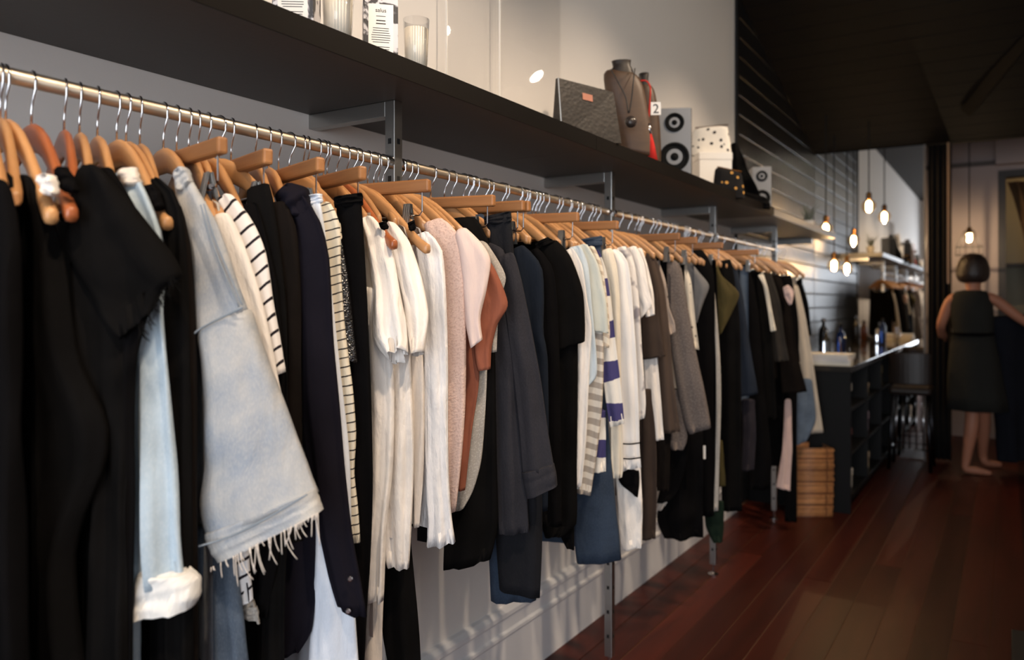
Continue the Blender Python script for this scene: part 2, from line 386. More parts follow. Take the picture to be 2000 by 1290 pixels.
M_brk = MB().box((WX+.008, ed[3]-.1, ZS0-.035), (RX, ed[3]-.07, ZS0))
tag(M_brk.build('shelf_bracket', M_steel), 'steel bracket under the grey end shelf', 'bracket')
# ------------------------------------------------------------------ hangers
def hook_pts(cz):
    """hook of a hanger in the (u, z) plane; cz = rail centre above the neck"""
    R = .0150; c = .0112+.0017-R
    pts = [(0, -.004), (0, .018), (.004, cz-.03), (.0145, cz-.013)]
    for a in range(-20, 215, 20): pts.append((R*math.cos(math.radians(a)), cz+c+R*math.sin(math.radians(a))))
    return pts
NECK = .060
def zarm(u):
    u = abs(u); return -.142*(0.5-0.5*math.cos(math.pi*min(u/.235, 1)))**.95 if u > .0 else 0
def arm_mesh(E):
    v = []; f = []; h_ = [.015, .035, .06, .09]+([.12] if E > .15 else [.105])+([.15, .175] if E > .18 else [.14] if E > .15 else [])+[E-.01, E-.002, E]; us = [-q for q in h_[::-1]]+[0]+h_; n = 10
    for u in us:
        a = abs(u)
        hh = .0215-.010*min(a/.15, 1); ht = .0062 + (.0035*max(0, (a-.1)/.115))
        if a > E-.005: k = .35 if a > E-.001 else .8; hh *= k; ht *= k
        top = zarm(u); bow = -.022*(a/.215)**2
        for q in range(n):
            an = 2*math.pi*(q+.5)/n; cx, sz = math.cos(an), math.sin(an)
            v.append((u, bow + math.copysign(abs(cx)**.7, cx)*ht, top - hh + math.copysign(abs(sz)**.7, sz)*hh))
    m = len(us)
    for i in range(m-1):
        for q in range(n): f.append((i*n+q, (i+1)*n+q, (i+1)*n+(q+1)%n, i*n+(q+1)%n))
    f.append(tuple(range(n))); f.append(tuple((m-1)*n+q for q in range(n))[::-1])
    return v, f
HM = {}
def make_protos():
    for nm, mt, E in (('pale', M_hanger, .166), ('red', M_hanger_red, .166), ('paleS', M_hanger, .125), ('paleL', M_hanger, .200), ('redL', M_hanger_red, .200)):
        v, f = arm_mesh(E)
        me = bpy.data.meshes.new('arms'); me.from_pydata(v, [], f); me.materials.append(mt)
        for p in me.polygons: p.use_smooth = True
        HM[nm] = me
    b = MB().tube([(u, 0, z_) for u, z_ in hook_pts(NECK)], .0017, 8)
    me = bpy.data.meshes.new('hook'); me.from_pydata([tuple(q) for q in b.v], [], b.f); me.materials.append(M_chrome)
    for p in me.polygons: p.use_smooth = True
    HM['hook'] = me
    b = MB().tube([(-.16, 0, -.128), (.16, 0, -.128)], .0055, 8)
    me = bpy.data.meshes.new('trouser_bar'); me.from_pydata([tuple(q) for q in b.v], [], b.f); me.materials.append(M_hanger); HM['bar'] = me
    # clip hanger
    b = MB().box((-.168, -.0085, -.028), (.168, .0085, -.002))
    me = bpy.data.meshes.new('clip_bar'); me.from_pydata([tuple(q) for q in b.v], [], b.f); me.materials.append(M_bar); HM['cbar'] = me
    b = MB().tube([(-.15, 0, -.028), (-.15, 0, -.066), (-.144, 0, -.074), (.144, 0, -.074), (.15, 0, -.066), (.15, 0, -.028)], .0016, 6)
    me = bpy.data.meshes.new('clip_wire'); me.from_pydata([tuple(q) for q in b.v], [], b.f); me.materials.append(M_chrome); HM['cwire'] = me
    b = MB()
    for s in (-1, 1):
        M = Matrix.Translation((0, s*.0085, -.075)) @ Matrix.Rotation(s*math.radians(13), 4, 'X')
        b.box((-.008, -.0016, -.03), (.008, .0016, .026), M)
        for xx in (-.0045, 0, .0045): b.box((xx-.0008, -.0026, -.029), (xx+.0008, .0026, .025), M)
    me = bpy.data.meshes.new('clip'); me.from_pydata([tuple(q) for q in b.v], [], b.f); me.materials.append(M_steel); HM['clip'] = me
make_protos()
_b = MB().tube([(-.009, 0, -.072), (.009, 0, -.072)], .0045, 8)
HM['spring'] = bpy.data.meshes.new('spring'); HM['spring'].from_pydata([tuple(q) for q in _b.v], [], _b.f); HM['spring'].materials.append(M_chrome)
def child(name, me, parent, loc=(0,0,0)):
    o = bpy.data.objects.new(name, me); COL.objects.link(o); o.parent = parent; o.location = loc; return o
def hanger(kind, y, ang, label, group, bar=False, short_arms=False):
    t = thing({'pale': 'wooden_hanger', 'red': 'wooden_hanger', 'clip': 'clip_hanger'}[kind], label, 'hanger', (RX, y, ZR-NECK), group)
    t.rotation_euler = (rnd.uniform(-.02, .02), rnd.uniform(-.015, .015), ang)
    child('hook', HM['hook'], t)
    if kind == 'clip':
        o = child('clip_bar', HM['cbar'], t); m = o.modifiers.new('bevel', 'BEVEL'); m.width = .004; m.segments = 2
        child('clip_wire', HM['cwire'], t); 
        for sx_ in (.118, -.118): child('spring', HM['spring'], child('clip', HM['clip'], t, (sx_, 0, 0)))
    else:
        child('arms', HM[kind+('L' if bar else 'S' if short_arms else '')], t)
        if bar: child('trouser_bar', HM['bar'], t)
    return t

# ------------------------------------------------------------------ cloth
def catmull(pts, n):
    """resample a polyline of Vectors smoothly to n points (uniform in chord length)"""
    if len(pts) == 2: return [pts[0].lerp(pts[1], i/(n-1)) for i in range(n)]
    cum = [0]
    for a, b in zip(pts[:-1], pts[1:]): cum.append(cum[-1]+(b-a).length)
    out = []
    for i in range(n):
        s = cum[-1]*i/(n-1); k = 0
        while k < len(pts)-2 and s > cum[k+1]: k += 1
        t = (s-cum[k])/max(cum[k+1]-cum[k], 1e-9)
        p0 = pts[max(k-1,0)]; p1 = pts[k]; p2 = pts[k+1]; p3 = pts[min(k+2, len(pts)-1)]
        # limited tangents keep the outline from overshooting
        m1 = (p2-p0)*.5*.8; m2 = (p3-p1)*.5*.8
        h = t*t*(3-2*t)
        q = p1*(2*t**3-3*t**2+1) + m1*(t**3-2*t**2+t) + p2*(-2*t**3+3*t**2) + m2*(t**3-t**2)
        out.append(q)
    return out
def strip(name, rows, F, mat, parent, t=None, fold=.007, nf=1.6, seed=0, n=26, m=24, F2=None, dF=0, opening=True, topcap=.55):
    """a hanging tube of cloth (sleeve, leg, side of a body). rows: left and right outline points"""
    rs = random.Random(seed*13+5); K = len(rows)
    Fs = [F + ((F2 or F)-F)*i/(K-1) for i in range(K)]
    L = catmull([P(a, b, Fs[i]) for i, (a, b, c, d) in enumerate(rows)], n)
    R = catmull([P(c, d, Fs[i]+dF) for i, (a, b, c, d) in enumerate(rows)], n)
    ctr = [(a+b)*.5 for a, b in zip(L, R)]
    ph = rs.uniform(0, 6); ph2 = rs.uniform(0, 6); dr = rs.uniform(-1.5, 1.5)
    V = []; U = []; acc = 0
    ln = sum((b-a).length for a, b in zip(ctr[:-1], ctr[1:]))
    camp = Vector((0, 0, CAMZ))
    rings = []
    def ring(c, e, nn, hw, th, v, acc_, shrink=1.0):
        out = []
        for k in range(m):
            a = 2*math.pi*k/m; cs_, sn_ = math.cos(a), math.sin(a)
            xx = math.copysign(abs(cs_)**.85, cs_)*hw*shrink; yy = math.copysign(abs(sn_)**.85, sn_)*th*shrink
            env = (1-cs_*cs_)**.4
            f = fold*(math.sin(math.pi*nf*cs_+ph+dr*v)+.55*math.sin(2.7*math.pi*nf*cs_+ph2-1.7*dr*v))*(.25+.9*v)*env
            f *= min(1, hw/.03)
            wob = noise.noise(Vector((cs_*1.3+seed*3.1, v*4.5, sn_*.8)))*fold*.9
            out.append((c + e*xx + nn*(yy+f+wob-th), ((cs_+1)*hw + (0 if sn_ >= 0 else hw*2.1), -acc_)))
        return out
    frames = []
    for j in range(n):
        e = R[j]-L[j]; hw = max(e.length/2, .003); e = e.normalized()
        tg = (ctr[min(j+1,n-1)]-ctr[max(j-1,0)]).normalized()
        nn = e.cross(tg)
        if nn.length < 1e-4: nn = (camp-ctr[j])
        nn.normalize()
        if nn.dot(camp-ctr[j]) < 0: nn = -nn
        th = t if t else min(max(hw*.42, .007), .028)
        frames.append((ctr[j], e, nn, hw, th, tg))
    c, e, nn, hw, th, tg = frames[0]
    rings.append(ring(c-tg*-.0005, e, nn, hw, th, 0, 0, topcap)); 
    for j, (c, e, nn, hw, th, tg) in enumerate(frames):
        if j: acc += (ctr[j]-ctr[j-1]).length
        s_ = 1.0 if j > 1 else (.86 if j == 0 else .96)
        rings.append(ring(c + tg*(.004 if j == 0 else 0), e, nn, hw, th, j/(n-1), acc, s_))
    if opening:
        for (b_, s_) in ((-.0, .9), (.03, .8)):
            rings.append(ring(c - tg*b_, e, nn, hw, th, 1, acc, s_))
    else:
        rings.append(ring(c + tg*.004, e, nn, hw, th, 1, acc, .6))
    for r_ in rings:
        for p, u in r_: V.append(p); U.append(u)
    Fc = []
    for i in range(len(rings)-1):
        for k in range(m):
            Fc.append((i*m+k, i*m+(k+1)%m, (i+1)*m+(k+1)%m, (i+1)*m+k))
    Fc.append(tuple(range(m))[::-1]); Fc.append(tuple((len(rings)-1)*m+k for k in range(m)))
    return mesh_obj(name, V, Fc, mat, parent, True, U)
def body(name, hk, ang, mat, parent, hw=.165, zt=None, hem=.72, th=.008, seed=0, kind='top', flare=1.05):
    """flat hanging body of a garment in the plane of its hanger (u along the hanger, drop in z)"""
    rs = random.Random(seed*7+3); ph = rs.uniform(0, 6); ph2 = rs.uniform(0, 6); nu, nv = 15, 14
    d = Vector((math.cos(ang), math.sin(ang), 0)); nn = Vector((-math.sin(ang), math.cos(ang), 0)); o = Vector((RX, hk, 0))
    V = []; U = []; top0 = ZR-NECK
    for side in (0, 1):
        for j in range(nv+1):
            v = j/nv
            for i in range(nu+1):
                s = -1+2*i/nu; u0 = s*hw
                if kind == 'top':
                    zt_ = top0+zarm(u0)+.002 if abs(u0) > .13 else top0+zarm(.13)+.002-.05*(1-(u0/.13)**2)
                    zt_ -= .035*max(0, (abs(u0)-.14)/.03)
                elif kind == 'strap':
                    zt_ = top0-.24
                else: zt_ = top0-.078
                zz = zt_ + (hem-zt_)*v
                w_ = 1+(flare-1)*v; u = u0*w_
                env = max(0, 1-s*s)**.4
                off = th*env*(.55+.45*min(1, v*4))*(1 if side == 0 else -1)
                off += .006*math.sin(s*7+ph+v*1.2)*(.2+v)*env + .003*math.sin(s*17+ph2)*v*env
                p = o + d*u + nn*off; p.z = zz
                if p.x < WX+.03: p.x = WX+.03
                V.append(p); U.append(((s+1)*hw+side*hw*2.2, zz))
    F_ = []; n1 = nu+1; half = (nv+1)*n1
    for side in (0, 1):
        for j in range(nv):
            for i in range(nu):
                a = side*half+j*n1+i; q = (a, a+1, a+n1+1, a+n1); F_.append(q if side else q[::-1])
    for j in range(nv):
        a = j*n1; F_.append((a, a+n1, half+a+n1, half+a)); a = j*n1+nu; F_.append((a+n1, a, half+a, half+a+n1))
    for i in range(nu): F_.append((i, i+1, half+i+1, half+i)[::-1])
    return mesh_obj(name, V, F_, mat, parent, True, U)
# ------------------------------------------------------------------ cloth colours
BLK  = fabric('black_cloth', srgb(11, 10, 11), .2, crinkle=.25, spec=.05)
BLK2 = fabric('black_wool', srgb(14, 13, 13), .25, spec=.05, crinkle=.3, cscale=20)
BRN0 = fabric('near_black_brown', srgb(22, 18, 16), .2, spec=.05)
NAVB = fabric('black_navy', srgb(22, 20, 28), .15, spec=.08, crinkle=.2)
WHT  = fabric('white_cotton', srgb(236, 230, 224), .03, crinkle=.7, cscale=30)
WHT2 = fabric('white_gauze', srgb(232, 230, 230), .04, crinkle=.8, cscale=34)
OFFW = fabric('off_white_linen', srgb(214, 204, 194), .06, crinkle=.5)
CREAM= fabric('cream_cotton', srgb(226, 216, 198), .05, crinkle=.4)
DEN1 = fabric('light_wash_denim', srgb(136, 150, 168), .06, 'denim', srgb(206, 202, 196), weave=.3, crinkle=.35, col3=srgb(186, 183, 178))
DEN2 = fabric('pale_chambray', srgb(170, 186, 198), .14, 'denim', srgb(204, 212, 216), weave=.15, crinkle=.4)
DEN3 = fabric('mid_blue_denim', srgb(47, 59, 76), .25, 'denim', srgb(72, 85, 102), weave=.3)
DEN4 = fabric('dark_denim', srgb(20, 21, 26), .25, 'denim', srgb(33, 35, 41), weave=.3)
DEN5 = fabric('faded_denim', srgb(90, 103, 120), .25, 'denim', srgb(128, 141, 156), weave=.3)
DEN6 = fabric('white_denim', srgb(214, 220, 230), .06, 'denim', srgb(232, 234, 240), weave=.2)
CHAR = fabric('charcoal_chambray', srgb(42, 41, 46), .15, 'denim', srgb(62, 61, 66), weave=.2)
STR1 = fabric('breton_stripe', srgb(236, 232, 230), .03, 'stripe', srgb(34, 28, 34), period=.0235, duty=.2, angle=-.35, crinkle=.3)
STR2 = fabric('fine_cream_stripe', srgb(222, 212, 192), .04, 'stripe', srgb(40, 36, 36), period=.0155, duty=.15, crinkle=.4)
STR3 = fabric('grey_cream_stripe', srgb(220, 212, 200), .05, 'stripe', srgb(168, 158, 148), period=.034, duty=.5, angle=.15, crinkle=.5)
STR4 = fabric('purple_white_stripe', srgb(232, 226, 216), .05, 'stripe', srgb(70, 66, 112), period=.118, duty=.45, angle=.05, crinkle=.4)
STR5 = fabric('cream_beige_diagonal', srgb(228, 218, 200), .04, 'stripe', srgb(198, 182, 162), period=.03, duty=.4, angle=.6, crinkle=.3)
STR6 = fabric('white_two_black_lines', srgb(238, 234, 230), .03, crinkle=.3)
SAGE = fabric('pale_sage', srgb(206, 208, 198), .05)
SKY  = fabric('pale_blue_cotton', srgb(196, 208, 216), .07, crinkle=.6)
PINK = fabric('pink_knit', srgb(212, 184, 172), .08, 'knit', srgb(200, 170, 158), crinkle=.3, weave=.8)
PNK2 = fabric('pale_pink_cotton', srgb(220, 198, 190), .04, crinkle=.25)
RUST = fabric('rust_cotton', srgb(142, 84, 64), .08, crinkle=.35)
GREY = fabric('heather_grey', srgb(166, 160, 152), .08, 'tweed', srgb(186, 180, 172), crinkle=.4)
GRY2 = fabric('grey_cardigan', srgb(108, 107, 108), .1, crinkle=.3)
NAVY = fabric('ink_navy', srgb(17, 25, 37), .15, crinkle=.25)
SLAT = fabric('slate_blue', srgb(29, 36, 48), .15)
TAUP = fabric('dark_taupe', srgb(60, 49, 43), .12, crinkle=.2)
TAU2 = fabric('brown_taupe', srgb(74, 61, 53), .12, crinkle=.2)
TWED = fabric('grey_tweed', srgb(98, 89, 85), .12, 'tweed', srgb(122, 112, 107), crinkle=.2)
DOT1 = fabric('beige_polka', srgb(176, 160, 148), .06, 'dots', srgb(30, 26, 26), period=.030, duty=.2)
DOT2 = fabric('cream_polka', srgb(220, 210, 194), .05, 'dots', srgb(70, 66, 66), period=.026, duty=.16)
PRNT = fabric('white_grey_print', srgb(228, 222, 216), .05, 'print', srgb(150, 144, 148), crinkle=.4)
OLIV = fabric('olive_cotton', srgb(70, 61, 33), .15, crinkle=.5)
SEQN = fabric('black_sequin', srgb(24, 22, 22), .2, 'sequin')
GRNN = fabric('bottle_green', srgb(14, 30, 20), .15)
PLUM = fabric('plum_black', srgb(38, 34, 40), .15)
BEIG = fabric('beige_crepe', srgb(196, 184, 168), .06, crinkle=.3)
ROSE = fabric('pale_rose', srgb(212, 184, 176), .06, crinkle=.3)
DGRY = fabric('dark_grey_brown', srgb(46, 42, 38), .15)

USED_Y = []
def garment(name, label, cat, mat, F, strips, hook=None, hang='pale', short=None, end=None, ang=None, hem=.74, hw=.165, btype='top', bodymat=None, hlabel=None, bar=False, flare=1.05, th=.008, X=None, nobody=False):
    r0 = strips[0]['rows'][0] if strips else None
    ep = P(end[0], end[1], F) if end else P(r0[2], r0[3], F)
    if F > 1.6 and hang != 'clip':
        ang = .24 if ang is None else ang; hy = ep.y - (ep.x-RX)*math.tan(ang) + .006
    elif hook is not None: hy = atX(hook, 300, RX).y
    else: hy = ep.y + .01
    if ang is None:
        ang = math.atan2(ep.y-hy, max(ep.x-RX, .12)); ang = max(-.42, min(.32, ang))
    if F > 1.6 and btype == 'top': hw = min(hw, .112)
    idx = len(USED_Y); USED_Y.append((hy, ang))
    t = thing(name, label, cat, (RX, hy, hem))
    if not nobody: body('body' if btype != 'trouser' else 'back_leg', hy, ang, bodymat or mat, t, hw=hw, hem=hem, seed=idx, kind=btype, flare=flare, th=th)
    last = t
    for q, s in enumerate(strips):
        s = dict(s); sub = s.pop('sub', False); nm = s.pop('n', 'sleeve' if btype != 'trouser' else 'leg'); rows = s.pop('rows'); mt = s.pop('mat', mat); f_ = s.pop('F', F); lab = s.pop('label', None)
        o = strip(nm, rows, f_, mt, last if sub else t, seed=idx*5+q, **s)
        if nm == 'sleeve': last = o
        if lab: o['label'] = lab
    sh = short or label
    hanger(hang, hy, ang, hlabel or (('wooden clip hanger gripping the ' if hang == 'clip' else ('reddish wooden hanger holding the ' if hang == 'red' else 'wooden hanger holding the ')) + sh), 'hangers on the clothes rail', bar=bar, short_arms=F > 1.46)
    return t
def sleeve_of(t): return [c for c in t.children if c.name.startswith('sleeve')][0]
def S(rows, **k): k['rows'] = rows; return k
def FX(px, X=-.95): return Fx(px, X)

# ---- the near black group
garment('black_dress', 'long black dress at the extreme left edge of the photo', 'dress', BLK, FX(5), [S([(-60,350,5,345),(-80,480,20,470),(-90,800,26,800),(-90,1380,36,1380)], n='skirt', fold=.012)], hook=-42, ang=-.2, short='black dress at the left edge', hem=.5, bar=True)
garment('black_coat', 'long black coat bulging out, second garment from the left edge', 'coat', BLK2, .965, [S([(12,345,58,338),(10,400,90,420),(5,480,108,480),(0,600,128,620),(10,700,145,710),(30,800,190,830),(30,900,186,920),(10,1000,152,1010),(0,1080,130,1090),(0,1200,134,1200),(0,1400,160,1400)], fold=.012, nf=1.2)], hook=0, ang=-.25, short='bulging black coat', hem=.5)
garment('white_camisole', 'white strapped camisole between black garments, only its strap showing', 'camisole', WHT, FX(97), [S([(64,342,92,338),(68,356,100,352),(74,372,103,376)], n='strap', t=.011, opening=False)], hook=11, end=(97,420), ang=-.12, short='white camisole strap', btype='strap', hw=.15, hem=.8, bar=True)
garment('black_camisole', 'black strapped camisole on the reddish hanger with a bare tip', 'camisole', BLK, FX(140), [S([(98,330,120,322),(102,348,132,340),(112,368,140,368)], n='strap', t=.011, opening=False)], hook=61, hang='red', end=(140,418), ang=-.15, short='black camisole strap', btype='strap', hw=.15, hem=.78, bar=True)
FT = FX(200)
t = garment('frayed_tee', 'black boxy tee with a raw frayed sleeve edge', 'shirt', BLK2, FT, [
    S([(150,322,184,316),(140,360,212,352),(120,430,262,418),(120,500,318,492),(150,560,338,538),(190,620,312,560),(228,664,286,612)], n='sleeve', fold=.008, nf=1.1),
    S([(120,500,220,480),(130,640,246,640),(150,800,248,800),(170,1000,240,1000),(160,1400,242,1400)], n='side_panel', F=FT+.012, fold=.012)], hook=125, hang='red', short='frayed black tee', hem=.6)
fr = MB(); rs = random.Random(3)
for k in range(46):
    s = rs.random(); a = Vector((338, 541, 0)).lerp(Vector((268, 655, 0)), s); p = P(a.x+rs.uniform(-6,2), a.y+rs.uniform(-8,4), FT-.006)
    q = p + Vector((rs.uniform(-.002,.008), rs.uniform(-.004,.008), -rs.uniform(.006,.016))); fr.tube([p, (p+q)*.5+Vector((rs.uniform(-.003,.003),0,0)), q], .0006, 4)
tag(fr.build('frayed_edge', BLK2, sleeve_of(t)), kind='stuff')
garment('black_jumper', 'black fine-knit jumper tucked behind the frayed tee', 'jumper', BLK, FX(236), [S([(180,330,214,322),(200,380,248,382),(220,440,292,470),(225,540,306,540),(220,700,262,700),(215,1000,256,1000),(210,1400,250,1400)])], hook=155, short='fine-knit black jumper', hem=.6)
FD = FX(292)
t = garment('chambray_shirt', 'pale blue chambray shirt with rolled white sleeve cuff', 'shirt', DEN2, FD, [
    S([(214,336,258,326),(232,380,284,380),(244,440,308,450),(240,520,316,540),(236,620,314,600),(238,720,321,720),(236,900,334,900),(234,1040,344,1060),(236,1150,352,1150)], n='sleeve', fold=.012, nf=1.8),
    S([(232,1150,266,1150),(234,1250,270,1250),(238,1400,272,1400)], n='shirt_tail', F=FD+.03),
    S([(258,1128,352,1130),(240,1150,370,1146),(234,1190,372,1180),(230,1222,362,1200)], sub=True, n='rolled_cuff', mat=fabric('cuff_white', srgb(226,224,220), .05, crinkle=.6, cscale=40), F=FD-.012, fold=.006, t=.03, topcap=.8, label='rolled white inside cuff'),
    S([(219,334,256,322),(224,346,262,338),(228,362,266,352)], n='collar', F=FD-.008, t=.014, opening=False, mat=OFFW)], hook=190, short='chambray shirt with rolled cuff', hem=.62)
garment('black_slip_dress', 'black slip dress with strap around a bare hanger tip beside chambray', 'dress', BLK, FX(318), [S([(272,366,292,356),(278,384,305,376),(290,408,312,398)], n='strap', t=.012, opening=False), S([(296,430,322,430),(290,600,334,600),(288,900,340,900),(286,1400,345,1400)], n='skirt', F=FX(318)+.02)], hook=228, end=(318,436), ang=-.15, short='black slip dress beside chambray', btype='strap', hw=.16, hem=.6, bar=True)
garment('black_vest', 'black sleeveless top with wide shoulder left of the denim jacket', 'vest', BLK2, FX(346), [S([(285,352,304,342),(300,372,330,364),(318,400,348,398),(322,470,358,470),(318,700,366,700),(318,1000,370,1000),(320,1400,374,1400)], n='side_panel')], hook=246, ang=-.15, short='black sleeveless top', hem=.6, bar=True)
garment('brown_black_dress', 'very dark brown dress squeezed against the denim jacket', 'dress', BRN0, FX(372), [S([(330,402,350,396),(340,480,368,480),(344,700,378,700),(344,1000,380,1000),(344,1400,384,1400)], n='side_panel')], hook=273, short='very dark brown dress', hem=.6)
# ---- denim jacket
FJ = 1.098
t = garment('denim_jacket', 'oversized light-wash denim jacket with wide frayed sleeve', 'jacket', DEN1, FJ, [
    S([(336,340,358,326),(340,384,384,372),(352,440,418,432),(366,500,438,488),(368,570,456,546),(364,660,476,606)], n='shoulder', fold=.004, F=FJ+.014, F2=FJ+.006),
    S([(366,648,474,594),(378,720,494,660),(385,820,534,768),(384,920,574,870),(374,1000,600,944),(386,1062,612,972)], n='sleeve', fold=.007, nf=1.1, F=FJ, t=.028, F2=FJ),
    S([(384,1052,606,962),(388,1072,612,978),(398,1096,618,994),(410,1112,622,1006)], sub=True, n='sleeve_hem', F=FJ-.004, t=.03, fold=.004, topcap=.9),
    S([(330,338,352,322),(336,352,362,330),(340,372,370,352)], n='collar', F=FJ+.006, t=.012, opening=False)], hook=319, short='oversized denim jacket', hem=.72, end=(470,600))
for (pts, dF, r) in (([(364,664),(392,642),(430,622),(474,601)], -.004, .0016), ([(392,400),(412,470),(440,540),(466,600)], .000, .0012), ([(398,398),(420,468),(448,535),(473,596)], .000, .0012), ([(388,1068),(450,1048),(520,1014),(600,966)], -.008, .0014)):
    MB().tube(catmull([P(a, b, FJ+dF) for a, b in pts], 16), r, 6).build('stitched_seam', fabric('seam_denim', srgb(132, 142, 152), .1), sleeve_of(t), smooth=True)
fr = MB(); rs = random.Random(5)
for k in range(48):
    s = rs.random()**.8; a = Vector((410, 1112, 0)).lerp(Vector((621, 1004, 0)), s); p = P(a.x, a.y-2, FJ-.012)
    L_ = rs.uniform(.003, .012) if rs.random() < .72 else rs.uniform(.02, .045)
    sd = rs.uniform(-.3, .5)
    q = [p + Vector((sd*L_*u*u*CS, sd*L_*u*u*SN, -L_*u)) for u in (0, .3, .6, .85, 1)]; fr.tube(q, .0007, 5)
tag(fr.build('frayed_threads', OFFW, sleeve_of(t), smooth=True), 'loose pale threads', kind='stuff')
garment('faded_jeans', 'faded blue jeans leg hanging below the denim jacket', 'jeans', DEN5, 1.17, [S([(372,1030,452,1020),(380,1120,458,1120),(390,1220,470,1210),(392,1290,478,1290),(386,1420,486,1420)], n='leg', fold=.006)], hook=345, end=(440,420), hang='clip', short='faded blue jeans', btype='trouser', hw=.13, hem=.62)
garment('white_longsleeve', 'white long-sleeved top hanging between jacket and breton stripe', 'shirt', WHT, 1.175, [S([(402,424,440,410),(420,480,470,474),(440,570,500,562),(470,680,526,672),(500,770,542,756),(512,784,548,780)], n='sleeve', fold=.004, t=.012), S([(462,1188,500,1186),(466,1206,506,1222)], n='shirt_hem', mat=GREY, F=1.2)], hook=368, short='white long-sleeved top', hem=.78)
t = garment('breton_top', 'white breton top with thin dark stripes', 'shirt', STR1, 1.205, [S([(418,388,444,372),(440,430,486,428),(462,500,514,492),(486,600,530,594),(508,680,545,676),(524,740,554,728)], n='sleeve', fold=.004, t=.012), S([(450,1070,482,1070),(455,1120,486,1120),(462,1188,492,1176)], n='cuff', F=1.19, fold=.004)], hook=387, short='striped breton top', hem=.76)
garment('black_cuffed_top', 'black long-sleeved top showing its cuff below the breton sleeve', 'shirt', BLK, 1.225, [S([(470,400,500,392),(500,560,540,560),(520,740,552,735),(530,800,550,800),(510,1000,556,1000),(480,1205,520,1210)], n='sleeve')], hook=404, short='black top under the breton sleeve', hem=.78)
garment('black_wide_trousers', 'black trousers clipped to the bar nearest the denim jacket', 'trousers', BLK2, 1.235, [S([(476,368,526,352),(482,450,536,430),(500,600,556,600),(508,800,560,800),(512,1000,560,1000),(508,1200,554,1200),(506,1420,552,1420)], fold=.006)], hook=451, ang=-.33, hang='clip', short='black trousers nearest the denim jacket', btype='trouser', hw=.13, hem=.5)
garment('black_blazer', 'black blazer sleeve between clipped trousers and the navy coat', 'blazer', BRN0, 1.255, [S([(522,396,556,390),(530,450,576,446),(536,560,584,560),(538,720,586,720),(538,900,588,900),(540,1060,590,1060)], fold=.006)], hook=498, short='black blazer', hem=.8)
FN = 1.272
t = garment('navy_coat', 'dark navy hooded coat with long sleeve and buttoned cuff', 'coat', NAVB, FN, [
    S([(548,392,592,376),(566,440,622,430),(576,520,640,505),(580,650,648,650),(584,800,660,800),(598,920,671,920),(620,1050,686,1050),(640,1140,700,1130),(656,1190,714,1212)], n='sleeve', fold=.008, nf=1.2),
    S([(528,384,560,352),(532,396,590,362),(540,410,598,388),(556,424,600,412)], n='hood', F=FN-.004, t=.03, opening=False, fold=.012),
    S([(506,900,600,900),(500,1050,612,1050),(500,1180,612,1170),(512,1262,604,1240),(530,1285,580,1282)], n='coat_skirt', F=FN+.02, fold=.012)], hook=525, short='navy hooded coat', hem=.8)
for (a, b) in ((680, 1194), (684, 1131)):
    MB().lathe([(.0035, 0), (.0045, .001), (.0045, .002), (.003, .0028)], P(a, b, FN-.014), 14, Vector((.55, -.83, .05))).build('button', M_chrome, sleeve_of(t), smooth=False)
garment('white_jeans', 'white jeans clipped to a bar, waistband showing beside the navy coat', 'jeans', DEN6, 1.30, [S([(590,386,624,378),(592,440,632,440),(598,520,640,520),(606,700,660,700),(612,900,680,900),(612,1100,684,1100),(604,1200,690,1200),(590,1420,704,1420)], fold=.006), S([(588,384,625,376),(590,398,628,392)], n='waistband', F=1.296, t=.012, opening=False)], hook=544, ang=-.30, hang='clip', short='white jeans', btype='trouser', hw=.13, hem=.55)
garment('cream_striped_shirt', 'cream shirt with fine black stripes and scalloped edge', 'shirt', STR2, 1.325, [S([(612,400,644,390),(620,440,662,436),(630,520,664,520),(636,620,670,620),(640,690,678,690),(646,760,688,760),(650,860,694,850),(658,930,690,925),(664,1000,698,995),(676,1066,703,1062)], fold=.006)], hook=592, short='finely striped cream shirt', hem=.82)
garment('sequin_top', 'black sequinned top with a bare glossy hanger tip', 'top', SEQN, 1.338, [S([(640,464,664,460),(642,540,678,540),(648,640,688,640),(652,690,696,712)], n='side_panel', fold=.004), S([(648,440,662,432),(646,452,664,448),(644,470,666,466)], n='strap', mat=STR2, t=.008, opening=False)], hook=600, ang=-.42, end=(655,450), short='black sequinned top', hem=.98, btype='strap', hw=.15, bar=True)
garment('black_waist_trousers', 'black high-waisted trousers clipped left of the first white tee', 'trousers', BLK, 1.36, [S([(650,384,705,374),(656,450,708,450),(664,600,716,600),(672,800,724,800),(680,950,727,950),(684,1100,722,1100),(684,1180,716,1184),(676,1420,704,1420)], fold=.005), S([(648,384,705,374),(650,404,707,398)], n='waistband', F=1.356, t=.014, opening=False)], hook=620, ang=-.27, hang='clip', short='high-waisted black trousers', btype='trouser', hw=.13, hem=.55)
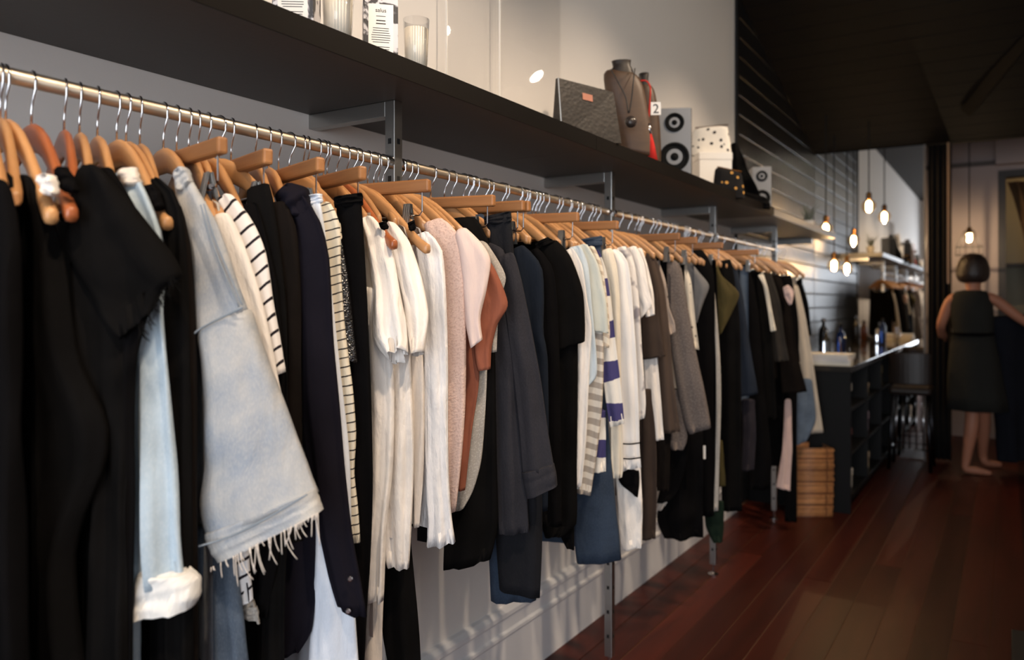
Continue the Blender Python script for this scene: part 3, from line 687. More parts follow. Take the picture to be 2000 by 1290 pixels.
# ---- white tees
F1 = 1.472
garment('white_tee', 'white tee with fluted open sleeve, left of the two white tees', 'shirt', WHT, F1, [
    S([(700,424,722,414),(708,460,752,452),(718,520,768,510),(724,570,782,580),(724,620,790,620),(728,664,792,660),(752,698,784,676)], n='sleeve', fold=.011, nf=2.2, t=.02, F2=1.405),
    S([(704,560,750,560),(708,680,764,680),(712,800,768,800),(712,920,764,920),(710,1040,752,1040),(706,1178,746,1180)], n='side_panel', F=1.448, t=.018, fold=.010, nf=2.2)], hook=639, short='left white tee', hem=.79)
garment('linen_trousers', 'pale linen trousers, leg showing below the left white tee', 'trousers', OFFW, 1.50, [S([(700,1040,746,1040),(706,1160,748,1160),(702,1230,746,1230),(690,1420,742,1420)])], hook=632, end=(720,420), hang='pale', short='pale linen trousers', btype='trouser', hw=.13, hem=.62)
garment('chain_strap_top', 'black top with a chain strap on a reddish glossy hanger tip', 'top', BLK, 1.45, [S([(738,436,752,430),(742,446,758,442)], n='strap', t=.008, opening=False)], hook=657, hang='red', ang=-.15, end=(772,470), short='chain-strapped black top', btype='strap', hw=.14, hem=.9, bar=True)
F2_ = 1.518
garment('white_tee', 'white tee with rough sleeve edge, right of the two white tees', 'shirt', WHT, F2_, [
    S([(744,436,766,426),(758,470,796,466),(772,540,822,540),(784,590,836,606),(790,640,832,640),(800,692,824,686)], n='sleeve', fold=.010, nf=2.0, t=.02, F2=1.465),
    S([(738,580,796,580),(736,720,800,720),(732,860,806,860),(732,980,804,980),(740,1060,800,1060),(752,1112,796,1116)], n='side_panel', F=1.505, t=.018, fold=.010, nf=2.2)], hook=676, short='right white tee', hem=.80)
garment('black_culottes', 'black culottes with pointed hem beneath the white tees', 'trousers', BLK2, 1.555, [S([(742,900,792,900),(742,1050,800,1050),(742,1180,812,1180),(746,1250,820,1290),(760,1330,824,1350)], fold=.008)], hook=698, ang=.2, hang='clip', end=(820,440), short='black culottes', btype='trouser', hw=.12, hem=.75)
garment('black_strap_top', 'black top whose strap wraps the pale bare hanger tip', 'top', BLK, 1.54, [S([(795,436,808,428),(797,448,812,444)], n='strap', t=.009, opening=False)], hook=700, ang=0, end=(838,480), short='black top with wrapped strap', btype='strap', hw=.14, hem=.95, bar=True)
garment('offwhite_tunic', 'off-white tunic with narrow sleeve behind the white tees', 'tunic', OFFW, 1.555, [S([(790,640,822,640),(796,760,828,760),(798,880,828,880),(803,960,824,960),(806,1032,818,1032)])], hook=718, end=(800,470), short='off-white tunic', hem=.86)
garment('gauze_blouse', 'white gauzy blouse with long gathered sleeve', 'blouse', WHT2, 1.585, [S([(808,460,836,448),(812,500,862,486),(820,560,870,560),(824,680,874,680),(826,820,874,820),(830,940,876,940),(834,1030,882,1020),(832,1072,889,1062)], fold=.010, nf=2.6)], hook=739, short='gauzy white blouse', hem=.8)
# ---- pink, rust, grey
garment('pink_knit_top', 'dusty pink knitted top with smooth short sleeve', 'top', PINK, 1.64, [
    S([(822,436,864,422),(838,480,900,466),(852,560,908,556),(858,680,910,670),(862,800,908,800),(864,920,900,910),(872,1006,890,1000)], n='side_panel', fold=.005, nf=1.2),
    S([(886,452,906,440),(894,490,940,474),(900,530,958,508),(904,580,950,566),(908,630,938,620),(918,682,942,664)], n='sleeve', mat=PNK2, F=1.632, fold=.005, t=.016, label='smooth pale pink cotton sleeve')], hook=756, short='dusty pink knitted top', hem=.84)
garment('rust_tee', 'rust brown tee with turned-up sleeve', 'shirt', RUST, 1.70, [
    S([(910,490,942,490),(918,540,968,528),(922,590,992,594),(922,640,972,634),(926,700,960,680),(932,726,958,722)], n='sleeve', fold=.006, t=.02),
    S([(890,640,930,640),(896,740,936,740),(896,840,922,840),(890,960,908,960)], n='side_panel', F=1.715)], hook=806, short='rust brown tee', hem=.86)
garment('grey_tee', 'heather grey tee with cuffed sleeve behind the rust tee', 'shirt', GREY, 1.745, [
    S([(925,470,948,470),(940,505,975,512),(950,540,988,544),(956,590,976,590),(958,640,972,640),(955,690,970,688)], n='sleeve', fold=.005),
    S([(905,700,952,700),(902,800,948,800),(898,900,940,900),(892,960,924,960),(890,1002,906,994)], n='side_panel', F=1.755)], hook=822, short='heather grey tee', hem=.84)
garment('black_skirt', 'black skirt with slanted hem clipped beside the grey tee', 'skirt', BLK2, 1.775, [S([(862,428,930,420),(900,480,955,476),(920,600,965,600),(905,760,968,760),(890,900,970,900),(868,1030,972,1030),(864,1120,958,1098)], fold=.008, n='skirt_panel')], hook=841, ang=.12, hang='clip', short='slant-hemmed black skirt', btype='trouser', hw=.13, hem=.72)
FC = 1.80
t = garment('charcoal_shirt_dress', 'charcoal chambray shirt dress with wide buttoned cuff', 'dress', CHAR, FC, [
    S([(950,470,985,486),(958,560,1002,560),(964,680,1014,680),(966,820,1022,820),(970,960,1030,960),(974,1048,1034,1042)], n='side_panel', F=FC+.012, fold=.007),
    S([(972,500,1004,490),(980,560,1020,552),(992,650,1040,650),(1004,750,1058,750),(1014,850,1072,850),(1020,930,1084,920)], n='sleeve', fold=.006),
    S([(1018,926,1083,908),(1022,945,1088,930),(1028,980,1090,952)], sub=True, n='cuff', F=FC-.008, t=.026, topcap=.85, fold=.003)], hook=853, short='charcoal shirt dress', hem=.74)
garment('dark_jeans', 'dark indigo jeans clipped by the waistband, long dark leg', 'jeans', DEN4, 1.85, [S([(946,422,998,412),(952,480,1003,480),(958,600,1010,600),(962,800,1040,800),(966,950,1058,950),(968,1060,1060,1060),(975,1158,1055,1173)], fold=.006), S([(944,422,998,411),(946,438,1000,430)], n='waistband', F=1.845, t=.014, opening=False)], hook=905, ang=.10, hang='clip', short='dark indigo jeans', btype='trouser', hw=.13, hem=.64)
garment('cropped_jeans', 'mid-blue cropped jeans peeking out left of the dark jeans hem', 'jeans', DEN3, 1.89, [S([(922,420,946,416),(930,520,970,520),(938,800,1010,800),(950,1000,1036,1000),(955,1110,1042,1110),(958,1181,1048,1178)], fold=.006)], hook=917, ang=.10, hang='clip', short='mid-blue cropped jeans', btype='trouser', hw=.12, hem=.64)
garment('navy_vest_top', 'ink navy sleeveless top left of the black jackets', 'top', NAVY, 1.94, [S([(996,488,1024,476),(1004,530,1058,520),(1012,600,1063,580),(1024,660,1062,650),(1040,710,1070,700),(1044,850,1072,850),(1044,1000,1070,1000)], n='side_panel', fold=.005)], hook=940, short='ink navy top', hem=.76)
garment('black_shirt', 'black shirt sandwiched between navy top and black jacket', 'shirt', BLK, 2.0, [S([(1030,492,1052,482),(1040,540,1082,530),(1046,650,1092,650),(1050,850,1096,850),(1056,1030,1098,1030)])], hook=969, short='sandwiched black shirt', hem=.74)
garment('black_jacket', 'black jacket with short flared sleeve left of the white shirts', 'jacket', BLK2, 2.07, [
    S([(1046,482,1086,464),(1058,520,1116,500),(1066,580,1140,566),(1072,630,1145,634),(1076,690,1144,668)], fold=.006, t=.03),
    S([(1062,600,1130,600),(1060,760,1130,760),(1060,900,1128,900),(1060,1040,1127,1028),(1064,1052,1100,1050)], n='side_panel', F=2.09, fold=.008),
    S([(1044,474,1070,462),(1046,486,1084,470)], n='collar', F=2.06, t=.014, opening=False)], hook=1003, short='short-sleeved black jacket', hem=.72)
garment('black_trousers', 'black trouser leg ending just above the skirting', 'trousers', BLK, 2.12, [S([(1085,900,1120,900),(1090,1030,1122,1030),(1106,1072,1122,1076)])], hook=1021, hang='clip', end=(1080,430), ang=.1, short='short black trousers', btype='trouser', hw=.12, hem=.68)
# ---- whites and stripes
garment('white_shirt', 'white collared shirt right beside the black jacket', 'shirt', WHT, 2.14, [S([(1098,492,1120,482),(1106,530,1138,520),(1116,590,1148,590),(1122,640,1156,640),(1124,720,1152,720),(1120,860,1146,860),(1118,960,1136,950)])], hook=1042, short='white collared shirt', hem=.84)
garment('pale_blue_shirt', 'pale blue shirt with pushed-up puffed cuff', 'shirt', SKY, 2.17, [S([(1108,484,1134,478),(1118,520,1150,520),(1132,600,1158,610),(1134,680,1166,690),(1130,730,1166,736),(1128,764,1148,756)]), S([(1118,740,1146,740),(1118,860,1140,860),(1118,960,1132,955)], n='side_panel', F=2.185)], hook=1055, short='pale blue shirt', hem=.84)
garment('sage_tee', 'pale sage tee with square short sleeve', 'shirt', SAGE, 2.205, [S([(1120,482,1146,474),(1136,520,1168,514),(1144,580,1184,580),(1150,646,1190,652)], fold=.005)], hook=1068, short='pale sage tee', hem=.86)
garment('grey_striped_tee', 'cream tee with soft grey stripes hanging low', 'shirt', STR3, 2.215, [S([(1140,560,1172,560),(1140,680,1180,680),(1134,780,1178,780),(1128,880,1168,880),(1126,964,1154,970)], n='side_panel', fold=.008)], hook=1078, end=(1160,490), short='grey-striped cream tee', hem=.84)
garment('diagonal_striped_shirt', 'cream shirt with beige diagonal stripes', 'shirt', STR5, 2.235, [S([(1138,486,1160,478),(1150,520,1176,516),(1160,580,1186,580),(1166,640,1192,645),(1168,680,1190,680)])], hook=1090, short='diagonally striped shirt', hem=.9)
garment('purple_striped_top', 'white top with broad purple-blue stripes', 'top', STR4, 2.265, [S([(1150,492,1170,486),(1166,540,1186,536),(1176,620,1198,620),(1174,680,1204,676),(1178,740,1212,740),(1186,800,1218,800),(1192,836,1220,828)], fold=.006), S([(1160,800,1184,800),(1156,860,1184,860),(1152,926,1184,922)], n='side_panel', F=2.275)], hook=1101, short='purple-striped top', hem=.82)
garment('blue_jeans', 'mid-blue straight jeans with long stitched leg down to the post', 'jeans', DEN3, 2.31, [S([(1118,470,1176,460),(1126,520,1178,516),(1136,700,1184,700),(1130,840,1190,840),(1124,920,1198,920),(1124,1000,1206,1000),(1122,1050,1212,1050),(1128,1107,1216,1098)], fold=.005), S([(1116,470,1177,459),(1118,486,1178,478)], n='waistband', F=2.306, t=.013, opening=False)], hook=1107, ang=.06, hang='clip', short='mid-blue straight jeans', btype='trouser', hw=.12, hem=.51)
garment('cream_cardigan', 'cream knitted cardigan with shawl collar among the white tops', 'cardigan', CREAM, 2.335, [S([(1172,490,1196,482),(1180,530,1206,524),(1190,600,1212,600),(1192,760,1214,760),(1194,900,1218,900),(1196,936,1216,934)])], hook=1114, short='cream cardigan', hem=.83)
t = garment('white_jersey_dress', 'long white jersey top with two thin black lines at the hem', 'top', STR6, 2.39, [S([(1176,492,1206,484),(1186,520,1228,512),(1196,600,1238,600),(1202,720,1246,720),(1208,820,1250,820),(1212,880,1251,880),(1214,922,1254,914)], fold=.010, nf=2.2)], hook=1130, short='white top with black lines', hem=.84)
for yy in (866, 895):
    MB().tube(catmull([P(1212+(yy-866)*.05, yy+1, 2.366), P(1232, yy+2, 2.364), P(1253, yy-1, 2.366)], 8), .0022, 6).build('black_line', BLK, t)
garment('white_print_blouse', 'white blouse with soft grey print', 'blouse', PRNT, 2.45, [S([(1200,486,1224,478),(1216,520,1240,514),(1228,600,1250,600),(1234,700,1256,700),(1240,780,1262,780),(1248,822,1260,816)])], hook=1140, short='grey-printed white blouse', hem=.92)
garment('white_crew_tee', 'white tee with angular short sleeve right of the grey print', 'shirt', WHT, 2.51, [S([(1220,486,1242,478),(1232,520,1258,512),(1242,570,1268,566),(1250,600,1274,594),(1252,622,1262,612)], fold=.004)], hook=1150, short='angular-sleeved white tee', hem=.9)
garment('white_draped_dress', 'white draped dress, pointed hem low under the black scarf hem', 'dress', WHT, 2.44, [S([(1200,900,1252,900),(1206,980,1256,980),(1210,1040,1256,1040),(1214,1080,1256,1068)], n='skirt', fold=.012, nf=2), S([(1204,916,1250,920),(1212,946,1250,950),(1236,966,1246,972)], n='black_underlayer', mat=BLK, F=2.43, opening=False)], hook=1162, end=(1240,490), short='white draped dress', hem=.62, hw=.15)
garment('white_shirt', 'white shirt whose narrow sleeve touches the taupe tee', 'shirt', WHT, 2.56, [S([(1236,488,1254,482),(1246,520,1264,514),(1256,570,1276,566),(1262,620,1280,615)]), S([(1250,640,1278,640),(1256,690,1284,690),(1262,780,1292,780),(1268,862,1298,860)], n='cuff', F=2.665)], hook=1167, short='white shirt touching the taupe tee', hem=.78)
# ---- taupe, tweed
garment('taupe_tee', 'dark taupe tee with wide short sleeve', 'shirt', TAUP, 2.645, [S([(1250,500,1268,492),(1252,560,1284,556),(1252,640,1292,640),(1254,704,1302,696)], fold=.005), S([(1250,760,1278,760),(1252,900,1284,900),(1250,1058,1282,1054)], n='side_panel', F=2.66)], hook=1197, short='dark taupe tee', hem=.6)
garment('brown_dress', 'brown dress directly left of the polka-dot blouse', 'dress', TAU2, 2.72, [S([(1262,506,1280,498),(1274,560,1298,560),(1284,660,1310,660),(1290,760,1318,760),(1296,848,1330,844)], fold=.006), S([(1282,840,1312,840),(1284,960,1308,960)], n='skirt', F=2.74, mat=BRN0)], hook=1207, short='brown dress', hem=.7)
garment('polka_blouse', 'beige blouse with black polka dots and long cuff', 'blouse', DOT1, 2.79, [S([(1270,514,1286,508),(1282,550,1300,546),(1292,600,1308,600),(1298,640,1318,630),(1306,656,1320,648)])], hook=1214, short='polka-dot blouse', hem=.85)
FTW = 2.88
t = garment('tweed_coat', 'grey tweed coat with tall lapel and long sleeve', 'coat', TWED, FTW, [
    S([(1272,500,1304,496),(1288,530,1332,522),(1300,600,1346,600),(1312,680,1360,680),(1324,760,1376,750),(1336,820,1388,812),(1348,850,1391,836)], fold=.006, nf=1.1),
    S([(1256,474,1268,472),(1258,494,1280,486),(1266,512,1296,506)], n='lapel', F=FTW-.01, t=.012, opening=False),
    S([(1296,760,1332,760),(1302,850,1344,850),(1312,880,1336,880)], n='side_panel', F=FTW+.02)], hook=1225, short='grey tweed coat', hem=.75)
garment('white_wrap_blouse', 'white wrap blouse trailing behind the tweed sleeve', 'blouse', OFFW, 2.97, [S([(1300,760,1330,760),(1310,860,1342,860),(1302,920,1340,915),(1286,985,1318,960),(1282,1002,1300,990)], n='side_panel', fold=.010)], hook=1234, end=(1310,500), short='white wrap blouse', hem=.75)
garment('black_wrap_skirt', 'black wrap skirt under the tweed coat', 'skirt', BLK, 3.0, [S([(1310,820,1350,820),(1300,900,1345,900),(1290,960,1330,955),(1284,985,1310,980)], n='skirt_panel', F=2.95), S([(1310,840,1376,840),(1296,960,1376,960),(1286,1020,1376,1020),(1300,1056,1376,1052)], n='skirt', F=3.04, fold=.02)], hook=1240, end=(1320,500), hang='clip', ang=.05, short='black wrap skirt', btype='trouser', hw=.12, hem=.6)
garment('cream_polka_shirt', 'cream shirt with small grey dots beside the tweed coat', 'shirt', DOT2, 3.03, [S([(1316,520,1336,512),(1330,550,1350,546),(1342,620,1358,620),(1350,680,1366,684)])], hook=1252, short='grey-dotted cream shirt', hem=.9)
garment('grey_cardigan', 'mid-grey cardigan with pointed elbow', 'cardigan', GRY2, 3.1, [S([(1316,500,1342,500),(1338,530,1368,532),(1346,560,1387,558),(1350,600,1376,592),(1356,636,1364,628)], fold=.005, t=.02)], hook=1262, short='mid-grey cardigan', hem=.9)
t = garment('black_tagged_coat', 'long black coat with a white swing tag', 'coat', BLK, 3.17, [S([(1340,490,1376,486),(1356,540,1396,530),(1360,640,1398,640),(1362,800,1396,800),(1366,960,1396,960),(1370,1010,1396,1010)], fold=.006)], hook=1270, short='tagged black coat', hem=.62)
MB().box((-.018,-.001,-.026), (.018,.001,.026), Matrix.Translation(P(1369, 884, 3.10)) @ Matrix.Rotation(.5, 4, 'Z')).build('swing_tag', plain('white_card', srgb(232,228,222), .6), t)
garment('piped_trousers', 'black trousers with a pale grey side stripe', 'trousers', BLK, 3.22, [S([(1376,510,1400,505),(1384,640,1404,640),(1386,800,1408,800),(1384,1000,1404,1000)], F=3.24), S([(1388,560,1396,560),(1396,650,1404,650),(1399,750,1409,750),(1398,900,1406,900),(1393,1000,1403,998)], n='side_stripe', mat=GREY, F=3.2, t=.006)], hook=1276, hang='clip', ang=.1, short='side-striped black trousers', btype='trouser', hw=.12, hem=.55)
garment('green_dress', 'bottle green dress, hem just above the third steel foot', 'dress', GRNN, 3.27, [S([(1378,980,1416,980),(1380,1030,1416,1030),(1394,1062,1412,1060)], n='skirt')], hook=1283, end=(1390,500), short='bottle green dress', hem=.5, hw=.13)
garment('olive_shirt', 'olive green shirt with pointed bent elbow', 'shirt', OLIV, 3.3, [S([(1390,516,1402,512),(1396,540,1412,538),(1398,570,1446,572),(1400,610,1436,604),(1404,656,1412,650)], fold=.006, t=.025), S([(1400,860,1412,860),(1402,952,1418,950)], n='shirt_tail', F=3.31)], hook=1292, short='olive green shirt', hem=.75)
garment('black_tunic', 'black tunic right of the olive elbow', 'tunic', BLK2, 3.42, [S([(1404,510,1430,505),(1406,620,1446,620),(1410,780,1450,780),(1412,1000,1452,1000)])], hook=1302, short='black tunic by the olive shirt', hem=.6)
garment('slate_sleeve_coat', 'slate blue coat with wide straight sleeve', 'coat', SLAT, 3.55, [S([(1416,520,1440,516),(1430,580,1452,576),(1440,660,1464,660),(1446,776,1483,770)], fold=.004)], hook=1314, short='slate blue coat', hem=.85)
garment('plum_dress', 'plum black dress low beneath the slate sleeve', 'dress', PLUM, 3.62, [S([(1450,780,1476,780),(1452,860,1478,860),(1448,922,1474,918)], n='skirt')], hook=1322, end=(1450,510), short='plum black dress', hem=.75)
garment('black_gown', 'black gown right of the slate sleeve', 'dress', BLK, 3.72, [S([(1438,520,1462,514),(1452,600,1482,600),(1460,760,1496,760),(1466,900,1510,900),(1462,958,1505,958)])], hook=1332, hang='clip', ang=.1, short='black gown', btype='trouser', hw=.14, hem=.7)
garment('white_trim_jacket', 'black jacket with white edged sleeve near the far end', 'jacket', BLK2, 3.86, [S([(1458,530,1486,524),(1476,590,1504,586),(1486,700,1512,700),(1490,820,1520,820)], F=3.88), S([(1480,538,1492,534),(1492,560,1502,570),(1499,600,1508,606),(1506,648,1517,646)], n='white_edging', mat=CREAM, F=3.83, t=.006)], hook=1346, short='white-edged black jacket', hem=.75)
garment('grey_brown_coat', 'dark grey-brown coat near the far end of the rail', 'coat', DGRY, 4.02, [S([(1484,534,1506,530),(1500,590,1524,586),(1508,660,1534,660),(1514,708,1543,704)])], hook=1360, short='grey-brown coat', hem=.8)
t = garment('pink_neck_cardigan', 'black cardigan over pale pink, near the far end', 'cardigan', BRN0, 4.2, [S([(1502,540,1524,534),(1518,600,1544,596),(1524,700,1560,690),(1530,770,1580,766)]), S([(1530,562,1540,556),(1534,580,1552,570),(1542,596,1548,592)], n='pink_neckline', mat=ROSE, F=4.14, t=.01, opening=False)], hook=1378, short='black and pink cardigan', hem=.85)
garment('rose_slip', 'pale rose slip hanging low near the basket stack', 'dress', ROSE, 4.28, [S([(1534,780,1546,780),(1530,870,1548,870),(1518,954,1544,960)], n='skirt')], hook=1386, end=(1530,540), short='pale rose slip', hem=.7, hw=.12, bodymat=BLK)
garment('long_black_coat', 'long black coat reaching lowest beside the basket stack', 'coat', BLK, 4.35, [S([(1524,540,1548,536),(1534,640,1562,640),(1536,800,1558,800),(1534,1020,1558,1022)])], hook=1396, short='lowest-hanging black coat', hem=.35, hw=.14)
garment('denim_skirt', 'slate denim skirt above the basket stack', 'skirt', DEN5, 4.5, [S([(1552,740,1588,740),(1552,820,1596,820),(1554,872,1576,862)], n='skirt_panel')], hook=1410, end=(1550,520), hang='clip', ang=.1, short='slate denim skirt', btype='trouser', hw=.12, hem=.75)
garment('beige_dress', 'beige crepe dress flaring at the far end of the rail', 'dress', BEIG, 4.58, [S([(1540,562,1560,556),(1554,620,1574,616),(1564,700,1588,700),(1570,790,1602,790),(1574,848,1611,846)], fold=.006)], hook=1424, short='flaring beige dress', hem=.75)
garment('black_end_shirt', 'black shirt last on the rail before the boarded wall', 'shirt', BLK, 4.72, [S([(1550,560,1568,552),(1562,590,1578,584),(1568,630,1584,626),(1574,658,1586,655)])], hook=1440, short='last black shirt', hem=.9)
# ---- hangers whose garments hide among their neighbours: only hook and arms show
fills = [(427, 'beside the black blazer'), (565, 'behind the white jeans'), (687, 'behind the right white tee'), (747, 'behind the gauzy blouse'), (795, 'behind the pink knit'), (868, 'behind the charcoal dress'), (882, 'left of the dark jeans'), (927, 'right of the dark jeans'),
         (955, 'behind the navy top'), (986, 'left of the black jacket'), (1011, 'right of the black jacket'), (1028, 'left of the white collared shirt'), (1048, 'behind the white collared shirt'), (1084, 'behind the sage tee'), (1122, 'behind the cream cardigan'), (1134, 'right of the white jersey top'), (1156, 'behind the angular white tee'),
         (1246, 'behind the tweed coat'), (1308, 'behind the olive shirt'), (1338, 'behind the black gown'), (1353, 'behind the edged jacket'), (1369, 'behind the grey-brown coat')]
for px, ne in fills:
    hanger('pale', atX(px, 300, RX).y, rnd.uniform(.1, .2), 'wooden hanger squeezed in ' + ne, 'hangers on the clothes rail', short_arms=True)
# ------------------------------------------------------------------ mirror, curtain, counter at the back
def shader_pane(name, tint=(1,1,1,1), ior=1.5, rough=.01):
    if name in MATS: return MATS[name]
    m = bpy.data.materials.new(name); m.use_nodes = True; nt = m.node_tree
    for n in list(nt.nodes):
        if n.type != 'OUTPUT_MATERIAL': nt.nodes.remove(n)
    out = [n for n in nt.nodes if n.type == 'OUTPUT_MATERIAL'][0]
    lw = N(nt, 'ShaderNodeLayerWeight', Blend=.5); pw = N(nt, 'ShaderNodeMath', operation='POWER'); pw.inputs[1].default_value = 4.5; lk(nt, lw.outputs['Facing'], pw.inputs[0]); fr = N(nt, 'ShaderNodeMath', operation='MULTIPLY_ADD'); fr.inputs[1].default_value = .9; fr.inputs[2].default_value = .035; lk(nt, pw.outputs[0], fr.inputs[0]); tr = N(nt, 'ShaderNodeBsdfTransparent', Color=tint); gl = N(nt, 'ShaderNodeBsdfGlossy', Roughness=rough)
    mx = N(nt, 'ShaderNodeMixShader'); lk(nt, fr.outputs[0], mx.inputs[0]); lk(nt, tr.outputs[0], mx.inputs[1]); lk(nt, gl.outputs[0], mx.inputs[2]); lk(nt, mx.outputs[0], out.inputs[0])
    MATS[name] = m; return m
M_pane = shader_pane('thin_glass')
M_mirror = plain('mirror_silver', (.86, .87, .88, 1), .015, metal=1)
mxr = atY(1804, 600, YD).x
t = thing('wall_mirror', 'tall mirror across the end of the counter, reflecting the shop', 'mirror', (WX, YD, 0))
MB().box((WX+.008, YD-.012, .01), (mxr, YD-.002, ZSL(YD)-.006)).build('glass', M_mirror, t)
MB().box((mxr, YD-.02, .0), (mxr+.016, YD-.001, ZSL(YD)-.006)).build('edge_strip', plain('edge_grey', srgb(90, 88, 88), .4), t)
cxr = atY(1864, 600, YD).x
M_drape = fabric('black_drape', srgb(30, 27, 26), .2, crinkle=.2)
def drape(name, x0, x1, y, z0, z1, mat, label, waves=6, amp=.025, tie=None, depth=.05):
    nu, nv = 60, 10; V = []; U = []; F_ = []
    for side in (0, 1):
        for j in range(nv+1):
            for i in range(nu+1):
                s = i/nu; zz = z0+(z1-z0)*j/nv; k = 1
                xx = x0+(x1-x0)*s
                if tie:  # gathered aside towards x1 at low z
                    g = max(0, 1-(zz-tie)/(z1-tie)); xx = x1-(x1-xx)*(1-.72*g**.8)
                V.append((xx, y+amp*math.sin(s*waves*2*math.pi)+(.004 if side else 0), zz)); U.append((s*(x1-x0)*1.6, zz))
    n1 = nu+1; half = n1*(nv+1)
    for side in (0, 1):
        for j in range(nv):
            for i in range(nu):
                a = side*half+j*n1+i; q = (a, a+1, a+n1+1, a+n1); F_.append(q[::-1] if side else q)
    for i in range(nu): F_.append((i, half+i, half+i+1, i+1)); a = nv*n1+i; F_.append((a, a+1, half+a+1, half+a))
    for j in range(nv): a = j*n1; F_.append((a, a+n1, half+a+n1, half+a)); a += nu; F_.append((a, half+a, half+a+n1, a+n1))
    return tag(mesh_obj(name, V, F_, mat, None, True, U), label, 'curtain')
drape('black_curtain', mxr+.03, cxr-.02, YD+.02, .02, ZSL(YD)-.01, M_drape, 'floor-length black curtain hanging right of the mirror', 4, .022)
tag(MB().box((atY(1850,500,YD).x, YD-.035, 1.4), (atY(1855,500,YD).x, YD-.03, ZSL(YD)-.01)).build('curtain_ribbon', plain('brass_ribbon', srgb(120, 92, 56), .4), None), 'thin brassy ribbon hanging down the black curtain', 'ribbon')
# ---- counter
CX1 = -.783; CY0 = 5.03; CZ = .873
M_ctr = plain('counter_black', srgb(15, 15, 16), .5, spec=.2, bump=.05, bscale=30)
t = thing('counter', 'black shop counter with open side shelves before the mirror', 'counter', (-1.1, CY0, 0))
MB().box((WX+.01, CY0, CZ-.035), (CX1, YD-.02, CZ)).build('worktop', plain('worktop_gloss', srgb(48, 47, 46), .12, coat=.5), t, bevel=.003)
MB().box((WX+.01, CY0+.01, .0), (CX1-.01, CY0+.04, CZ-.035)).build('end_panel', M_ctr, t)
MB().box((WX+.01, YD-.06, .0), (CX1-.01, YD-.03, CZ-.035)).build('end_panel', M_ctr, t)
MB().box((WX+.02, CY0+.04, .0), (WX+.04, YD-.06, CZ-.035)).build('back_panel', M_ctr, t)
for yy in (CY0+.68, CY0+1.34): MB().box((WX+.04, yy, .08), (CX1-.01, yy+.02, CZ-.035)).build('divider', M_ctr, t)
for zz in (.08, .34, .60): MB().box((WX+.04, CY0+.04, zz), (CX1-.015, YD-.06, zz+.018)).build('shelf', M_ctr, t)
MB().box((WX+.06, CY0+.05, 0), (CX1-.06, YD-.07, .08)).build('plinth', M_hole, t)
card = [plain('card_%d' % i, c, .7) for i, c in enumerate((srgb(214, 196, 168), srgb(226, 222, 214), srgb(150, 112, 80), srgb(196, 176, 196), srgb(110, 60, 62), srgb(186, 170, 120)))]
rs = random.Random(11); cn = 0
wds = ['cream', 'white', 'brown', 'lilac', 'maroon', 'straw']; lv = {.098: 'bottom', .358: 'middle', .618: 'top'}
for zz in (.098, .358, .618):
    yy = CY0+.12
    for b in range(3):
        w_ = rs.uniform(.16, .26); h_ = rs.uniform(.07, .15); ci = (cn*5+1) % 6; cn += 1
        bay = ['front', 'centre', 'far'][b]
        bo = thing('storage_box', '%s card box on the %s counter shelf, %s bay' % (wds[ci], lv[zz], bay), 'box', (CX1-.12, yy, zz))
        MB().box((CX1-.26, yy, zz), (CX1-.05, yy+w_, zz+h_*.8)).build('box_base', card[ci], bo)
        MB().box((CX1-.264, yy-.004, zz+h_*.62), (CX1-.046, yy+w_+.004, zz+h_)).build('lid', card[ci], bo, bevel=.002)
        yy += .66
# things on the counter
def flat_stack(px0, name, label, cat, mats, n, w_, d_, h_, x, y, z, rot):
    for k in range(n):
        M = Matrix.Translation((x, y, z+k*h_)) @ Matrix.Rotation(rot+rs.uniform(-.1, .1), 4, 'Z')
        bo = thing(name, label[k], cat, (x, y, z+k*h_), 'papers on the counter')
        MB().box((-w_/2+.002, -d_/2+.002, .0015), (w_/2-.001, d_/2-.002, h_-.0016), M).build('pages', plain('paper', srgb(232, 228, 220), .8), bo)
        c = MB(); c.box((-w_/2, -d_/2, 0), (w_/2, d_/2, .0014), M); c.box((-w_/2, -d_/2, h_-.0015), (w_/2, d_/2, h_-.0001), M); c.box((-w_/2, -d_/2, .0014), (-w_/2+.0016, d_/2, h_-.0015), M)
        c.build('cover', mats[k % len(mats)], bo)
flat_stack(0, 'magazine', ['straw yellow magazine at the bottom of the counter stack', 'white magazine second in the counter stack', 'grey-lilac magazine third in the counter stack', 'white magazine on top of the counter stack'], 'magazine', [card[5], card[1], card[3], card[1]], 4, .30, .23, .016, -.96, CY0+.17, CZ, .05)
def bottle(name, label, x, y, z, r, h, mat, capm):
    bo = thing(name, label, 'bottle', (x, y, z)); MB().lathe([(r*.9, 0), (r, .006), (r, h*.6), (r*.85, h*.7), (r*.35, h*.8), (r*.33, h*.92)], (x, y, z), 16).build('glass_body', mat, bo, smooth=True)
    MB().lathe([(r*.42, h*.9), (r*.42, h), (r*.3, h*1.01)], (x, y, z), 14).build('cap', capm, bo)
M_clear = plain('clear_glass', (.9, .95, 1, 1), .03, trans=1, ior=1.45); M_blue = plain('blue_glass', srgb(40, 60, 110), .05, trans=.6); M_amb = plain('amber_glass', srgb(90, 50, 24), .08, trans=.4)
bottle('bottle', 'clear bottle catching light on the counter', -1.06, 5.75, CZ, .03, .19, M_clear, M_chrome)
bottle('bottle', 'dark blue bottle on the counter beside the clear one', -1.00, 5.95, CZ, .03, .23, M_blue, M_black_matte)
bottle('bottle', 'amber bottle on the counter near the boarded wall', -1.22, 5.55, CZ, .032, .2, M_amb, M_black_matte)
bottle('bottle', 'tall black pump bottle on the counter near the mirror', -1.18, 6.3, CZ, .035, .26, plain('black_plastic', srgb(20,20,22), .3), M_chrome)
